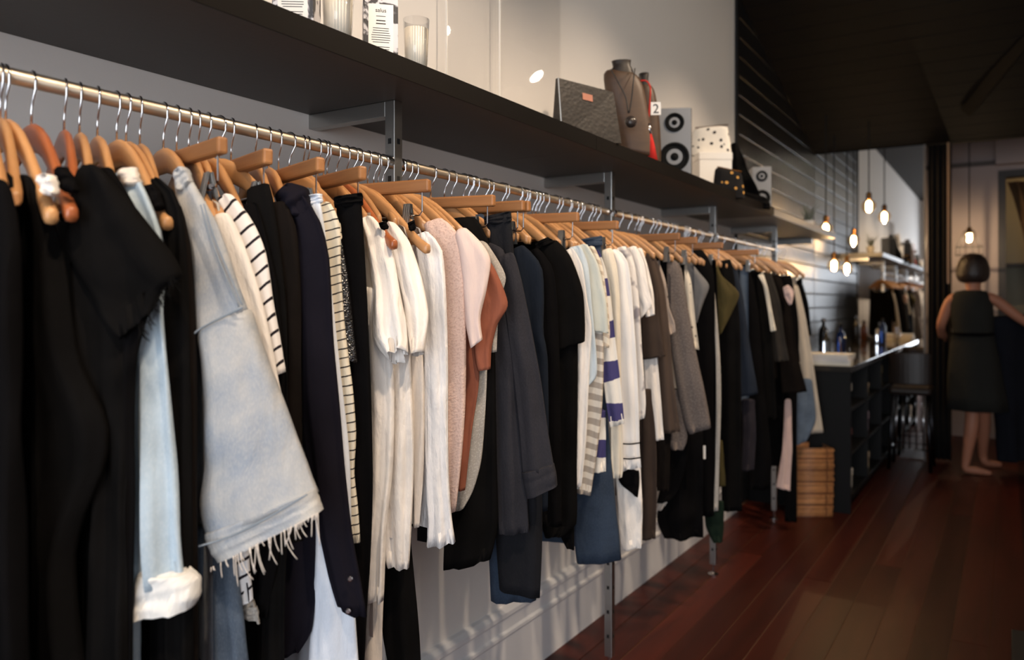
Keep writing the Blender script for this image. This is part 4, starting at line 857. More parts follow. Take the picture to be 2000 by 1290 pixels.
t = thing('card_terminal', 'black till terminal on the counter beside the magazines', 'terminal', (-1.2, 5.2, CZ))
MB().box((-.07, -.1, 0), (.07, .1, .03), Matrix.Translation((-1.22, 5.28, CZ)) @ Matrix.Rotation(.3, 4, 'Y')).build('casing', M_black_matte, t, bevel=.006)
MB().box((-.05, -.02, .031), (.05, .08, .034), Matrix.Translation((-1.22, 5.28, CZ)) @ Matrix.Rotation(.3, 4, 'Y')).build('screen', plain('screen_grey', srgb(70, 78, 84), .1), t)
t = thing('glass_tumbler', 'small glass tumbler with pens on the counter', 'tumbler', (-.92, 5.6, CZ))
MB().lathe([(.03, 0), (.036, .09), (.034, .09), (.028, .005)], (-.92, 5.6, CZ), 18).build('tumbler', M_pane, t, smooth=True)
for k in range(4): MB().tube([(-.92+.012*math.cos(k*1.7), 5.6+.012*math.sin(k*1.7), CZ+.006), (-.92+.03*math.cos(k*1.7), 5.6+.03*math.sin(k*1.7), CZ+.15)], .0035, 6).build('pen', [M_black_matte, M_chrome, card[2], M_blue][k], t)
# ---- stack of wicker trays
M_wick = wood('wicker', srgb(140, 84, 48), srgb(206, 150, 98), .4, (30, 6, 30), rand=.3, bump=.2)
M_wickd = wood('wicker_dark', srgb(92, 52, 30), srgb(130, 82, 50), .5, (30, 6, 30), rand=.1)
bl = P(1557, 1000, 4.62); br = P(1626, 1000, 4.62); bl.z = br.z = 0
ex = (br-bl).normalized(); ey = Vector((-ex.y, ex.x, 0)); bwid = (br-bl).length
nb = 6; bh = .405/nb
ordw = ['bottom', 'second', 'third', 'fourth', 'fifth', 'top']
for k in range(nb):
    jit = rs.uniform(-.006, .006); z0 = k*bh
    t = thing('wicker_tray', 'brown wicker tray, %s of the stack on the floor%s' % (ordw[k], '' if k == 5 else ' counting upward'), 'tray', (bl.x, bl.y, z0), 'stacked wicker trays')
    q = lambda a, b, z_: bl + ex*(a+jit) + ey*b + Vector((0, 0, z_))
    nrod = 7
    for r_ in range(nrod):
        zz = z0 + (r_+.5)*bh/nrod; rr = bh/nrod*.46; o_ = rs.uniform(-.004, .004)
        MB().tube([q(0+o_, 0, zz), q(bwid+o_, 0, zz), q(bwid+o_, .2, zz), q(o_, .2, zz)], rr, 6, closed=True).build('cane', M_wick if r_ not in (0,) else M_wickd, t, smooth=True)
    for a, b in ((.165, -.004),):
        MB().tube([q(a, b-.003, z0+.003), q(a+.004, b-.004, z0+bh*.5), q(a, b-.003, z0+bh-.003)], .0032, 6).build('binding', M_wickd, t)
# ---- bar stool in front of the mirror
sx, sy = -.625, 6.72
t = thing('bar_stool', 'dark leather bar stool with thin chrome legs at the counter', 'stool', (sx, sy, 0))
M_lea = plain('brown_leather', srgb(38, 29, 25), .4, bump=.1, bscale=50)
MB().box((sx-.145, sy-.15, .56), (sx+.145, sy+.15, .62)).build('seat', M_lea, t, bevel=.025)
bkv = MB()
bp = []
for k in range(11):
    a = math.radians(-60+12*k); bp.append((sx+.165*math.sin(a), sy-.14-.06*math.cos(a)+.06))
vs_ = []; fs_ = []
for (xx, yy) in bp:
    for (o_, zz) in ((-.012, .64), (.012, .64), (.012, .86), (-.012, .88)): vs_.append((xx*1.0+(xx-sx)*o_*2, yy+o_, zz))
for k in range(10):
    a = k*4
    for q in range(4): fs_.append((a+q, a+(q+1)%4, a+4+(q+1)%4, a+4+q))
fs_ += [(3,2,1,0), (40,41,42,43)]
bkv.add(vs_, fs_).build('backrest', M_lea, t, smooth=False, bevel=.008)
for (a, b) in ((-1,-1),(1,-1),(1,1),(-1,1)):
    MB().tube([(sx+a*.115, sy+b*.12, .57), (sx+a*.14, sy+b*.15, 0)], .013, 10).build('leg', plain('dark_steel', srgb(60,60,64), .3, metal=1), t, smooth=True)
for k in range(5):
    xx = sx-.09+.045*k; MB().tube([(xx, sy-.125, .565), (xx, sy-.142, .16)], .0055, 8).build('spindle', M_chrome, t, smooth=True)
MB().tube([(sx-.134, sy-.142, .16), (sx+.134, sy-.142, .16), (sx+.134, sy+.142, .16), (sx-.134, sy+.142, .16)], .008, 8, closed=True).build('foot_ring', M_chrome, t, smooth=True)
# ------------------------------------------------------------------ pendant bulbs
M_fil = plain('filament_glow', (1, .8, .5, 1), .5, emit=(1.0, .72, .38, 1), estr=40)
M_bulb = shader_pane('amber_bulb', (1.0, .82, .6, 1), 1.45, .02); M_brass = plain('brass_socket', srgb(120, 82, 44), .35, metal=1)
def pendant(c, top, label, r=.052, watts=4, cage=False):
    t = thing('pendant_bulb', label, 'pendant lamp', (c.x, c.y, c.z))
    MB().tube([(c.x, c.y, c.z+r+.05), (c.x, c.y, top)], .0045, 8).build('cord', M_black_matte, t)
    MB().lathe([(.014, r*.9), (.02, r*.95), (.02, r+.045), (.012, r+.055)], c, 16).build('socket', M_brass, t)
    pr = [(.002, -r)] + [(r*math.cos(math.radians(a)), r*math.sin(math.radians(a))) for a in range(-80, 61, 12)] + [(.02, r*.93)]
    MB().lathe(pr, c, 24).build('glass_globe', M_bulb, t, smooth=True)
    MB().lathe([(.004, -.042), (.015, -.038), (.02, -.025), (.02, .022), (.014, .034), (.004, .040)], c, 12).build('filament', M_fil, t, smooth=True)
    ld = bpy.data.lights.new('bulb', 'POINT'); ld.energy = watts; ld.color = (1, .74, .45); ld.shadow_soft_size = .004
    lo = bpy.data.objects.new('bulb_light', ld); COL.objects.link(lo); lo.parent = t; lo.location = (0, 0, -.049)
    if cage:
        for (rr, zz) in ((.04, .05), (.105, -.09), (.105, -.16)):
            MB().tube([(c.x+rr*math.cos(a*.3142), c.y+rr*math.sin(a*.3142), c.z+zz) for a in range(20)], .003, 6, closed=True).build('cage_ring', M_black_matte, t)
        for k in range(6):
            a = k*math.pi/3+.3; MB().tube([(c.x+.04*math.cos(a), c.y+.04*math.sin(a), c.z+.05), (c.x+.105*math.cos(a), c.y+.105*math.sin(a), c.z-.09), (c.x+.105*math.cos(a), c.y+.105*math.sin(a), c.z-.16)], .003, 6).build('cage_wire', M_black_matte, t)
    return t
for (x1, y1, x2, lab) in ((1697, 403, 1728, 'glowing globe bulb on a cord, highest of the three'), (1629, 519, 1655, 'glowing globe bulb hanging lowest, nearest the mirror'), (1613, 448, 1668, 'glowing globe bulb hanging just behind the end of the shelf')):
    k = (1970-x1)/(1970-x2); F_ = 2*YD*CS/((1+k)-2*SN*CS*(1970-x1)/FP)
    c = P(x1, y1, F_); pendant(c, ZSL(c.y), lab)
c = atY(1893, 463, 8.0); pendant(c, ZC-.1, 'bare bulb in a black wire cage beyond the woman', .03, 5, cage=True)
c = Vector((dxl+.75, YW+.55, 2.45)); pendant(c, ZC-.1, 'added unseen fill bulb in the room beyond the doorway', .05, 6)  # added bulb, out of view, put in to brighten the far room
# ------------------------------------------------------------------ beyond the doorway
M_cur = fabric('brown_curtain', srgb(92, 70, 48), .2, crinkle=.3)
drape('tied_curtain', dxl+.06, dxl+.75, YW+.2, .9, dzt-.03, M_cur, 'brown curtain swept aside in the doorway', 7, .02, tie=-.4)
t = thing('dark_cabinet', 'dark low cabinet seen through the doorway', 'cabinet', (dxl+.5, YE, 0))
MB().box((dxl-.1, YE-.1, 0), (dxl+1.2, YE+.25, 1.02)).build('carcass', M_ctr, t)
MB().box((dxl-.12, YE-.12, 1.02), (dxl+1.22, YE+.26, 1.05)).build('cabinet_top', M_ctr, t)
for k in range(3): MB().box((dxl-.06+k*.42, YE-.115, .08), (dxl+.32+k*.42, YE-.1, .96)).build('cabinet_door', M_ctr, t, bevel=.003)
tag(MB().box((dxl-.1, YE+.1, 1.62), (dxl+1.2, YE+.28, 1.65)).build('wall_shelf', M_dframe), 'thin dark wall shelf seen through the doorway', 'shelf')
# ------------------------------------------------------------------ things on the long shelf
def on_shelf(px, X): v = atX(px, 300, X); v.z = ZS1; return v
M_wax = plain('white_wax', srgb(238, 230, 214), .6, spec=.3); M_ink = plain('black_ink', srgb(40, 38, 38), .7); M_card = plain('white_card', srgb(232, 228, 222), .6)
M_floral = None
def floral():
    m, nt, b = newmat('floral_print'); b.inputs['Roughness'].default_value = .5
    tc = N(nt, 'ShaderNodeTexCoord'); nz = N(nt, 'ShaderNodeTexNoise', Scale=26.0, Detail=3.0, Distortion=1.4); lk(nt, tc.outputs['Object'], nz.inputs['Vector'])
    cr = N(nt, 'ShaderNodeValToRGB'); cr.color_ramp.elements[0].position = .44; cr.color_ramp.elements[0].color = srgb(52, 50, 52); cr.color_ramp.elements[1].position = .52; cr.color_ramp.elements[1].color = srgb(206, 204, 208)
    e = cr.color_ramp.elements.new(.48); e.color = srgb(120, 118, 122)
    lk(nt, nz.outputs['Fac'], cr.inputs[0]); lk(nt, cr.outputs[0], b.inputs['Base Color']); return m
M_floral = floral()
def text(s, size, mat, M, parent, name='lettering'):
    cu = bpy.data.curves.new(name, 'FONT'); cu.body = s; cu.size = size; cu.align_x = 'CENTER'; cu.extrude = .0003
    o = bpy.data.objects.new(name+'_tmp', cu); COL.objects.link(o)
    bpy.context.view_layer.update()
    me = bpy.data.meshes.new_from_object(o.evaluated_get(bpy.context.evaluated_depsgraph_get())); bpy.data.objects.remove(o)
    me.transform(M); me.materials.clear(); me.materials.append(mat); me.name = name
    q = bpy.data.objects.new(name, me); COL.objects.link(q); q.parent = parent; q.location = -total_loc(parent); return q
def upright(pos, yaw):   # text plane: local x along yaw direction, local y up, facing the camera side
    return Matrix.Translation(pos) @ Matrix.Rotation(yaw, 4, 'Z') @ Matrix.Rotation(math.pi/2, 4, 'X')
def candle(px, X, r, h, label):
    c = on_shelf(px, X); t = thing('scented_candle', label, 'candle', c)
    MB().lathe([(r*.8, .006), (r*.95, h*.82)], c, 28).build('wax', M_wax, t, smooth=True)
    MB().lathe([(r*.82, 0), (r*1.02, h), (r*.985, h), (r*.8, .005)], c, 32).build('glass', M_pane, t, smooth=True)
    MB().tube([c+Vector((0,0,h*.8)), c+Vector((0,0,h*.9))], .0012, 6).build('wick', M_ink, t)
    yaw = math.atan2(c.y, c.x)+math.pi/2 - 0.38
    d = Vector((math.sin(yaw), -math.cos(yaw), 0))
    text('salus', .010, M_ink, upright(c+d*(r*1.03)+Vector((0,0,h*.62)), yaw), t)
    MB().box((-.011, -.0003, 0), (.011, .0003, .0007), Matrix.Translation(c+d*(r*1.02)+Vector((0,0,h*.62-.006))) @ Matrix.Rotation(yaw, 4, 'Z')).build('underline', M_ink, t)
candle(660, -1.072, .0305, .118, 'white candle in a glass between the two printed boxes')
candle(813, -1.068, .0275, .116, 'white candle in a glass right of the floral box')
def candle_box(px, X, w_, h_, yaw, label):
    c = on_shelf(px, X); t = thing('candle_box', label, 'box', c); M = Matrix.Translation(c) @ Matrix.Rotation(yaw, 4, 'Z')
    MB().box((-w_/2, -w_/2, 0), (w_/2, w_/2, h_), M).build('carton', M_floral, t, bevel=.001)
    # label panel on the face whose normal is local -Y
    MB().box((-w_*.36, -w_/2-.0008, h_*.12), (w_*.36, -w_/2+.0004, h_*.86), M).build('label_panel', M_card, t)
    F0 = M @ Vector((0, -w_/2-.0009, 0)); yw = yaw
    text('salus', .0115, M_ink, upright(M @ Vector((0, -w_/2-.001, h_*.74)), yw), t)
    ln = MB(); r_ = random.Random(4)
    for k, zz in enumerate([.68, .61, .565, .50, .465, .43, .395, .36, .325, .29, .22, .185]):
        ww = w_*(.28 if k > 2 else .16)*r_.uniform(.8, 1)
        ln.box((-ww, -w_/2-.0012, h_*zz-.0008), (ww, -w_/2-.0006, h_*zz+(.0012 if k in (1,2) else .0003)), M)
    tag(ln.build('small_print', M_ink, t), kind='stuff')
candle_box(580, -1.09, .072, .125, .62, 'white printed candle box cut off by the top of the photo')
candle_box(742, -1.095, .069, .134, .78, 'black and white floral candle box with printed label')
# acrylic sheets leaning on the wall
for (x0, x1, lab) in ((868, 974, 'clear acrylic sheet leaning on the wall, left one'), (968, 1086, 'clear acrylic sheet leaning on the wall, right one with the lamp glare')):
    a = atX(x0, 100, -1.372); b = atX(x1, 100, -1.372)
    ofs = 0 if x0 < 900 else .008
    t = thing('acrylic_sheet', lab, 'sheet', (-1.37, a.y, ZS1))
    zt = ZS1+.62; V = []
    for yy in (a.y, b.y):
        for (xx, zz) in ((-1.366+ofs, ZS1), (-1.361+ofs, ZS1), (-1.361+ofs, zt), (-1.366+ofs, zt)): V.append((xx, yy, zz))
    mesh_obj('pane', V, [(0,1,2,3),(7,6,5,4),(0,4,5,1),(1,5,6,2),(2,6,7,3),(3,7,4,0)], M_pane, t)
    V2 = [(xx+(.0002), yy, zz) for yy in (a.y-.003, a.y-.0002) for (xx, _, zz) in V[:4]]
    mesh_obj('edge_glint', V2, [(0,1,2,3),(7,6,5,4),(0,4,5,1),(1,5,6,2),(2,6,7,3),(3,7,4,0)], plain('glint_white', srgb(245,240,230), .2), t)  # white strip paints the light caught along the sheet's edge
# clutch bag with a wedge side
M_croc = None
def croc():
    m, nt, b = newmat('croc_leather'); b.inputs['Roughness'].default_value = .42; b.inputs['Base Color'].default_value = srgb(46, 38, 32)
    tc = N(nt, 'ShaderNodeTexCoord'); vo = N(nt, 'ShaderNodeTexVoronoi', Scale=90.0); lk(nt, tc.outputs['Object'], vo.inputs['Vector'])
    bp = N(nt, 'ShaderNodeBump', Strength=.25, Distance=.002); lk(nt, vo.outputs['Distance'], bp.inputs['Height']); lk(nt, bp.outputs['Normal'], b.inputs['Normal'])
    mx = N(nt, 'ShaderNodeMix', data_type='RGBA'); mx.inputs[6].default_value = srgb(20, 17, 15); mx.inputs[7].default_value = srgb(38, 31, 26); lk(nt, vo.outputs['Distance'], mx.inputs[0]); lk(nt, mx.outputs[2], b.inputs['Base Color']); return m
M_croc = croc()
Fb = Fx(1095, -1.125)
q = [P(1090, 152, Fb), P(1198, 180, Fb+.07), P(1214, 290, Fb+.07), P(1098, 250, Fb)]
q[2].z = q[3].z = ZS1+.001
bd = Vector((-.75, .35, 0)).normalized()
t = thing('clutch_bag', 'dark crocodile-leather clutch bag with a coppery label', 'bag', q[3])
th_ = (.012, .012, .055, .055)
bk = [v + bd*th_[i] for i, v in enumerate(q)]
mesh_obj('leather_body', q+bk, [(3,2,1,0),(4,5,6,7),(0,1,5,4),(1,2,6,5),(2,3,7,6),(3,0,4,7)], M_croc, t)
lc = q[0].lerp(q[1], .5).lerp(q[3].lerp(q[2], .5), .22); ed_ = (q[1]-q[0]).normalized(); dn = (q[3]-q[0]).normalized(); nn = ed_.cross(dn).normalized()
if nn.dot(-lc) < 0: nn = -nn
lb = [lc-ed_*.017-dn*.010, lc+ed_*.017-dn*.010, lc+ed_*.017+dn*.010, lc-ed_*.017+dn*.010]; lb = [v+nn*.0012 for v in lb]
mesh_obj('label_patch', lb+[v-nn*.001 for v in lb], [(3,2,1,0),(4,5,6,7),(0,1,5,4),(1,2,6,5),(2,3,7,6),(3,0,4,7)], plain('copper_label', srgb(170, 110, 88), .5), t)
tube_e = MB().tube([q[0]+nn*.001, q[3]+nn*.001], .0022, 6); tube_e.build('zip_edge', M_steel, t)
# bust stands with necklaces
M_bust = wood('bust_wood', srgb(46, 31, 21), srgb(82, 57, 36), .5, (10, 10, 30), rand=.08); M_neck = plain('bust_neck', srgb(30, 21, 17), .45)
def bust(px, X, rowsT, rowsN, label, F):
    b = on_shelf(px, X); t = thing('necklace_bust', label, 'bust', b)
    strip('torso', rowsT, F, M_bust, t, t=.035, fold=.001, opening=False, topcap=.8, n=16)
    strip('neck', rowsN, F+.005, M_neck, t, t=.024, fold=.0005, opening=False, topcap=.9, n=10)
    return t
FB1 = 2.70; bust(1235, -1.09, [(1179,132,1250,140),(1184,170,1262,172),(1196,220,1272,222),(1206,260,1280,270),(1213,292,1286,306)], [(1194,116,1237,114),(1198,128,1234,128),(1192,142,1240,140),(1206,180,1232,180),(1222,212,1230,212)], 'brown bust stand wearing a black cord pendant', FB1-.0)
FB2 = 2.80; bust(1268, -1.07, [(1246,160,1280,166),(1250,210,1290,220),(1256,270,1294,280),(1260,306,1294,324)], [(1249,141,1270,140),(1251,152,1268,152),(1247,170,1272,170)], 'small brown bust stand wearing a red tassel necklace', FB2)
nk = thing('pendant_necklace', 'black cord necklace with a dark stone pendant', 'necklace', P(1232, 240, FB1))
MB().tube(catmull([P(a, b, FB1-.002-(.075 if b > 140 else 0)*1.0) for a, b in ((1240,134),(1238,150),(1234,190),(1228,222),(1222,190),(1206,158),(1193,136))], 30), .0022, 6).build('cord', M_ink, nk, smooth=True)
MB().lathe([(.006, -.012), (.018, -.008), (.02, 0), (.018, .008), (.006, .012)], P(1232, 238, FB1-.088), 16, Vector((.5, -.86, 0))).build('stone', plain('dark_stone', srgb(46, 40, 38), .25), nk, smooth=True)
nk = thing('tassel_necklace', 'red cord necklace with silver bead and red tassel', 'necklace', P(1267, 250, FB2))
M_red = fabric('red_thread', srgb(186, 44, 38), .15)
MB().tube(catmull([P(a, b, FB2-.078) for a, b in ((1249,158),(1262,158),(1270,170),(1269,200),(1266,236),(1258,222),(1252,205))], 24), .0026, 6).build('cord', M_red, nk, smooth=True)
MB().tube([P(1267, 242, FB2-.085), P(1269, 262, FB2-.085)], .0065, 10).build('bead', M_chrome, nk, smooth=True)
ts = MB(); ts.tube([P(1269, 260, FB2-.085), P(1272, 280, FB2-.085), P(1275, 316, FB2-.085)], [.005, .010, .018], 12); ts.build('tassel', M_red, nk, smooth=True)
tg = thing('price_tag', 'white tag marked with a dark looped 2 beside the tassel', 'tag', P(1280, 210, 2.74))
Mt = Matrix.Translation(P(1281, 211, 2.72)) @ Matrix.Rotation(.45, 4, 'Z')
MB().box((-.017, -.001, -.024), (.017, .001, .02), Mt).build('card', M_card, tg)
text('2', .045, M_ink, Mt @ Matrix.Translation((0, -.0015, -.018)) @ Matrix.Rotation(math.pi/2, 4, 'X'), tg)
# speakers
M_spk = plain('speaker_grey', srgb(132, 134, 138), .5); M_cone = plain('cone_black', srgb(14, 15, 16), .8, spec=.2)
def speaker(px, X, w_, d_, h_, yaw, label):
    c = on_shelf(px, X); t = thing('speaker', label, 'speaker', c); M = Matrix.Translation(c) @ Matrix.Rotation(yaw, 4, 'Z')
    MB().box((-w_/2, -d_/2, 0), (w_/2, d_/2, h_), M).build('cabinet', M_spk, t, bevel=.004)
    MB().box((w_/2-.0005, -d_/2+.006, .004), (w_/2+.002, d_/2, h_-.004), M).build('side_veneer', M_cone, t)
    ax = M.to_3x3() @ Vector((0, -1, 0))
    for (zz, r_) in ((h_*.3, w_*.44), (h_*.79, w_*.29)):
        p = M @ Vector((0, -d_/2, zz)); u = MB().lathe([(r_, -.004), (r_, .004), (r_*.86, .006), (r_*.8, .001), (r_*.3, -.001), (r_*.2, .004), (r_*.05, .007)], p, 26, ax); u.build('woofer' if zz < h_*.5 else 'tweeter', M_cone, t, smooth=False)
speaker(1315, -1.13, .128, .15, .272, .42, 'grey two-way speaker beside the bust stands')
speaker(1484, -1.14, .10, .13, .24, .42, 'grey speaker half hidden behind dark cloth at the shelf end')
# white box, spotted pouches, dark cloth
c = on_shelf(1388, -1.17); t = thing('white_box', 'plain white box under the spotted pouch', 'box', c); Mx = Matrix.Translation(c) @ Matrix.Rotation(.62, 4, 'Z')
MB().box((-.075, -.075, 0), (.075, .075, .165), Mx).build('box_base', M_card, t, bevel=.002); MB().box((-.077, -.077, .165), (.077, .077, .198), Mx).build('lid', M_card, t, bevel=.002)
DOTB = fabric('ivory_black_spots', srgb(226, 220, 210), .04, 'dots', srgb(34, 32, 34), period=.03, duty=.24, crinkle=.2)
def pouch(name, rows, F, mat, label, t_=.022, zipm=None, x=None):
    b = P((rows[-1][0]+rows[-1][2])/2, rows[-1][1], F); t = thing(name, label, 'pouch', b)
    strip('pouch_body', rows, F, mat, t, t=t_, fold=.003, opening=False, topcap=.9, n=16)
    MB().tube([P(rows[0][0]+2, rows[0][1], F+.01), P(rows[0][2]-2, rows[0][3], F+.01)], .003, 6).build('zip', zipm or M_brass, t)
FW = Fx(1388, -1.17)-.02
pouch('spotted_pouch', [(1356,250,1424,244),(1352,270,1428,270),(1350,290,1431,294),(1353,303,1431,308)], FW, DOTB, 'ivory pouch with black spots on the white box')
DOTG = fabric('black_gold_spots', srgb(20, 19, 20), .1, 'dots', srgb(196, 146, 74), period=.03, duty=.22, crinkle=.2)
FG = Fx(1425, -1.035)
pouch('gold_spot_pouch', [(1399,326,1450,336),(1396,350,1454,360),(1393,380,1458,388)], FG, DOTG, 'black pouch with gold spots leaning on the white box', .018)
FK = Fx(1470, -1.06)
b = P(1470, 400, FK); t = thing('folded_scarf', 'black knitted scarf slumped at the end of the shelf', 'scarf', b)
strip('draped_end', [(1432,276,1444,278),(1430,320,1462,326),(1436,360,1482,368),(1444,392,1496,398)], FK+.03, BLK2, t, t=.04, fold=.02, opening=False)
strip('folded_roll', [(1440,372,1500,384),(1442,386,1508,398),(1444,396,1508,408)], FK-.02, BLK2, t, t=.03, fold=.01, opening=False)
# small plant
c = on_shelf(1578, -1.15); t = thing('potted_plant', 'small spiky plant in a white pot on the end shelf', 'plant', c)
MB().lathe([(.03, 0), (.042, .07), (.038, .07), (.034, .058)], c, 20).build('pot', M_card, t, smooth=False)
M_leaf = plain('spiky_leaf', srgb(96, 104, 88), .5)
for k in range(16):
    a = k*2.4; e = rs.uniform(.03, .08); h_ = rs.uniform(.07, .15); p0 = c+Vector((.01*math.cos(a), .01*math.sin(a), .058))
    MB().tube([p0, p0+Vector((e*.4*math.cos(a), e*.4*math.sin(a), h_*.6)), p0+Vector((e*math.cos(a), e*math.sin(a), h_))], [.0035, .003, .0006], 5).build('leaf', M_leaf, t)
# ------------------------------------------------------------------ the woman
FWm = 5.77; w0 = P(1900, 592, FWm); ef = Vector((w0.x, w0.y, 0)).normalized(); er = Vector((ef.y, -ef.x, 0)); u_ = FWm/FP
def wp(r, f, z_): return Vector((w0.x, w0.y, 0)) + er*r*.87 + ef*f + Vector((0, 0, z_))
wm = thing('person', 'person seen from behind in a dark knee-length sleeveless dress, short dark bob', 'person', wp(0, 0, 0))
M_skin = plain('skin', srgb(176, 118, 92), .55)
J = {'pel': (0, 0, .80), 'spine': (0, 0, 1.0), 'chest': (-.01, .0, 1.2), 'neck': (0, .0, 1.345), 'head0': (0, .01, 1.42), 'head1': (0, .02, 1.52),
     'shR': (.125, 0, 1.30), 'elR': (.33, .02, 1.14), 'wrR': (.52, .12, 1.02), 'haR': (.59, .16, .98),
     'shL': (-.155, 0, 1.30), 'elL': (-.235, .02, 1.09), 'wrL': (-.235, .17, 1.0), 'haL': (-.22, .24, 1.0),
     'hipR': (.08, 0, .78), 'knR': (.08, .10, .46), 'anR': (.075, .30, .10), 'toR0': (.09, .31, .04), 'toR': (.22, .38, .025),
     'hipL': (-.04, 0, .78), 'knL': (.0, 0, .45), 'anL': (-.05, 0, .085), 'heL': (-.06, 0, .035), 'miL': (.04, .01, .03), 'toL': (.14, .02, .018)}
RD = {'pel': .125, 'spine': .10, 'chest': .12, 'neck': .045, 'head0': .062, 'head1': .075, 'shR': .047, 'elR': .036, 'wrR': .025, 'haR': .03, 'shL': .047, 'elL': .036, 'wrL': .025, 'haL': .03,
      'hipR': .08, 'knR': .05, 'anR': .031, 'toR0': .03, 'toR': .02, 'hipL': .08, 'knL': .052, 'anL': .031, 'heL': .034, 'miL': .03, 'toL': .016}
E = [('pel','spine'),('spine','chest'),('chest','neck'),('neck','head0'),('head0','head1'),('chest','shR'),('shR','elR'),('elR','wrR'),('wrR','haR'),('chest','shL'),('shL','elL'),('elL','wrL'),('wrL','haL'),
     ('pel','hipR'),('hipR','knR'),('knR','anR'),('anR','toR0'),('toR0','toR'),('pel','hipL'),('hipL','knL'),('knL','anL'),('anL','heL'),('heL','miL'),('miL','toL')]
# calf fullness
J['caL'] = (-.012, -.018, .33); RD['caL'] = .05; J['caR'] = (.082, .17, .34); RD['caR'] = .048
E.remove(('knL','anL')); E.remove(('knR','anR')); E += [('knL','caL'),('caL','anL'),('knR','caR'),('caR','anR')]
# fingers
for s, h, d in (('R', 'haR', Vector((.07, .03, -.035))), ('L', 'haL', Vector((.01, .075, -.012)))):
    for k in range(4):
        off = Vector((0, 0, .024-.016*k)) + Vector((.0, .004*k, 0)); b = Vector(J[h])
        J[s+'f%da' % k] = tuple(b+off+d*.5); J[s+'f%db' % k] = tuple(b+off+d*(1.0-.06*abs(k-1))+Vector((0,.012,-.012))); RD[s+'f%da' % k] = .009; RD[s+'f%db' % k] = .007
        E += [(h, s+'f%da' % k), (s+'f%da' % k, s+'f%db' % k)]
    J[s+'ta'] = tuple(Vector(J[h])+Vector((.0, 0, .035))); J[s+'tb'] = tuple(Vector(J[h])+d*.5+Vector((0, -.01, .045))); RD[s+'ta'] = .01; RD[s+'tb'] = .008
    E += [(h, s+'ta'), (s+'ta', s+'tb')]
keys = list(J); me = bpy.data.meshes.new('body'); me.from_pydata([wp(*J[k]) for k in keys], [(keys.index(a), keys.index(b)) for a, b in E], [])
bo = bpy.data.objects.new('body', me); COL.objects.link(bo); bo.parent = wm; bo.location = -Vector(wm.location)
sk = bo.modifiers.new('skin', 'SKIN'); 
for i, k in enumerate(keys): me.skin_vertices[0].data[i].radius = (RD[k], RD[k]*(.75 if k in ('pel', 'spine', 'chest') else 1))
me.skin_vertices[0].data[0].use_root = True
sb = bo.modifiers.new('sub', 'SUBSURF'); sb.levels = 2; sb.render_levels = 2
me.materials.append(M_skin)
sk.use_smooth_shade = True
def loft(name, rings, mat, parent, m=32, uvs=True, wave=0):
    V = []; U = []; F_ = []
    for i, (r, f, z_, a, b) in enumerate(rings):
        for k in range(m):
            an = 2*math.pi*k/m; g = 1+wave*(i/len(rings))*math.sin(an*7+i*.3)
            V.append(wp(r+a*math.cos(an)*g, f+b*math.sin(an)*g, z_)); U.append((k/m*2*(a+b), z_))
    for i in range(len(rings)-1):
        for k in range(m): F_.append((i*m+k, i*m+(k+1)%m, (i+1)*m+(k+1)%m, (i+1)*m+k))
    F_.append(tuple(range(m))); F_.append(tuple((len(rings)-1)*m+k for k in range(m)))
    return mesh_obj(name, V, F_, mat, parent, True, U)
M_dress = fabric('dark_fine_stripe_dress', srgb(44, 44, 40), .1, 'stripe', srgb(26, 26, 26), period=.012, duty=.45, crinkle=.2)
loft('dress_skirt', [(0, 0, 1.03, .155, .10), (.0, 0, .96, .165, .112), (.005, 0, .85, .185, .13), (.01, 0, .72, .20, .15), (.02, 0, .58, .215, .165), (.025, 0, .475, .225, .175)], M_dress, wm, wave=.06)
loft('dress_bodice', [(-.01, .005, 1.345, .055, .045), (-.012, 0, 1.335, .11, .07), (-.015, 0, 1.30, .152, .092), (-.012, 0, 1.24, .158, .105), (-.005, 0, 1.14, .158, .108), (0, 0, 1.04, .15, .10), (0, 0, 1.0, .15, .10)], M_dress, wm)
loft('belt', [(0, 0, 1.035, .153, .104), (0, 0, 1.02, .157, .107), (0, 0, 1.005, .153, .104)], BLK, wm)
M_hair = plain('dark_hair', srgb(46, 36, 32), .35, bump=.5, bscale=70)
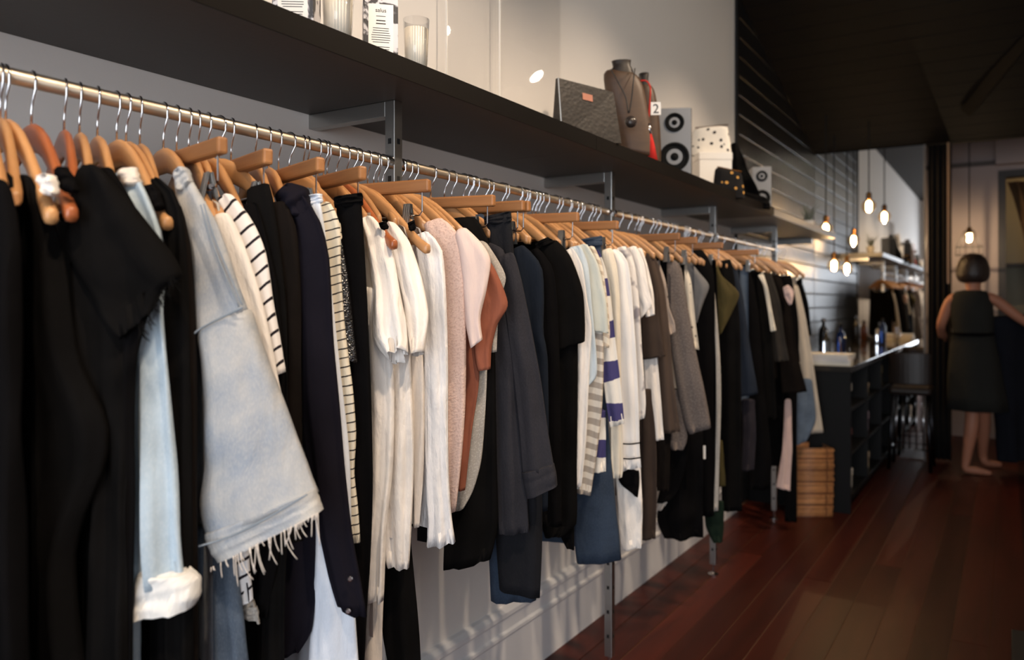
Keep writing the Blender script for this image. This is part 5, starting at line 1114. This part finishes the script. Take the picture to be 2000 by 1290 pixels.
loft('hair', [(0, .015, 1.612, .022, .022), (0, .013, 1.604, .055, .052), (0, .01, 1.582, .088, .082), (0, .008, 1.548, .110, .102), (0, .006, 1.505, .123, .112), (0, .004, 1.46, .126, .113), (0, .0, 1.425, .116, .102), (.0, -.002, 1.405, .098, .085), (0, 0, 1.395, .07, .06)], M_hair, wm)
# face, on the far side of the head
fc = MB(); 
fc.lathe([(.004, 0), (.013, .004), (.009, .022), (.002, .03)], wp(.0, .112, 1.475), 10).build('nose', M_skin, wm, smooth=True)
for s in (-1, 1):
    MB().lathe([(.003, -.002), (.011, 0), (.003, .004)], wp(.033*s, .105, 1.505), 10, ef).build('eye', plain('eye_white', srgb(220,215,210), .3), wm)
    MB().lathe([(.006, -.012), (.012, 0), (.006, .014)], wp(.088*s, .03, 1.49), 10).build('ear', M_skin, wm, smooth=True)
MB().tube([wp(-.022, .1, 1.437), wp(0, .108, 1.435), wp(.022, .1, 1.437)], .005, 6).build('mouth', plain('lips', srgb(150, 80, 74), .5), wm)
fr_ = loft('face', [(0, .055, 1.56, .06, .05), (0, .06, 1.52, .075, .055), (0, .06, 1.47, .072, .052), (0, .06, 1.43, .055, .045), (0, .055, 1.405, .03, .03)], M_skin, wm)
hb = P(1990, 700, 5.72); t = thing('held_coat', 'dark navy coat draped over the woman’s outstretched arm', 'coat', (hb.x, hb.y, .3))
strip('draped_cloth', [(1946,618,2030,612),(1948,660,2035,660),(1950,740,2040,740),(1956,840,2046,840),(1960,905,2050,900)], 5.70, fabric('deep_navy', srgb(18, 20, 28), .15), t, t=.07, fold=.03)
# black object at the lower right corner of the photo
c = atZ(1992, 1300, 0); tb = thing('floor_box', 'black box on the floorboards cut off at the bottom right', 'box', (c.x+.1, c.y, 0))
c1 = atZ(1977, 1285, .0)
MB().box((c1.x, c1.y-.4, 0), (c1.x+.4, c1.y, .07)).build('carton', M_black_matte, tb, bevel=.004); MB().box((c1.x-.003, c1.y-.403, .07), (c1.x+.403, c1.y+.003, .10)).build('lid', M_black_matte, tb, bevel=.004)
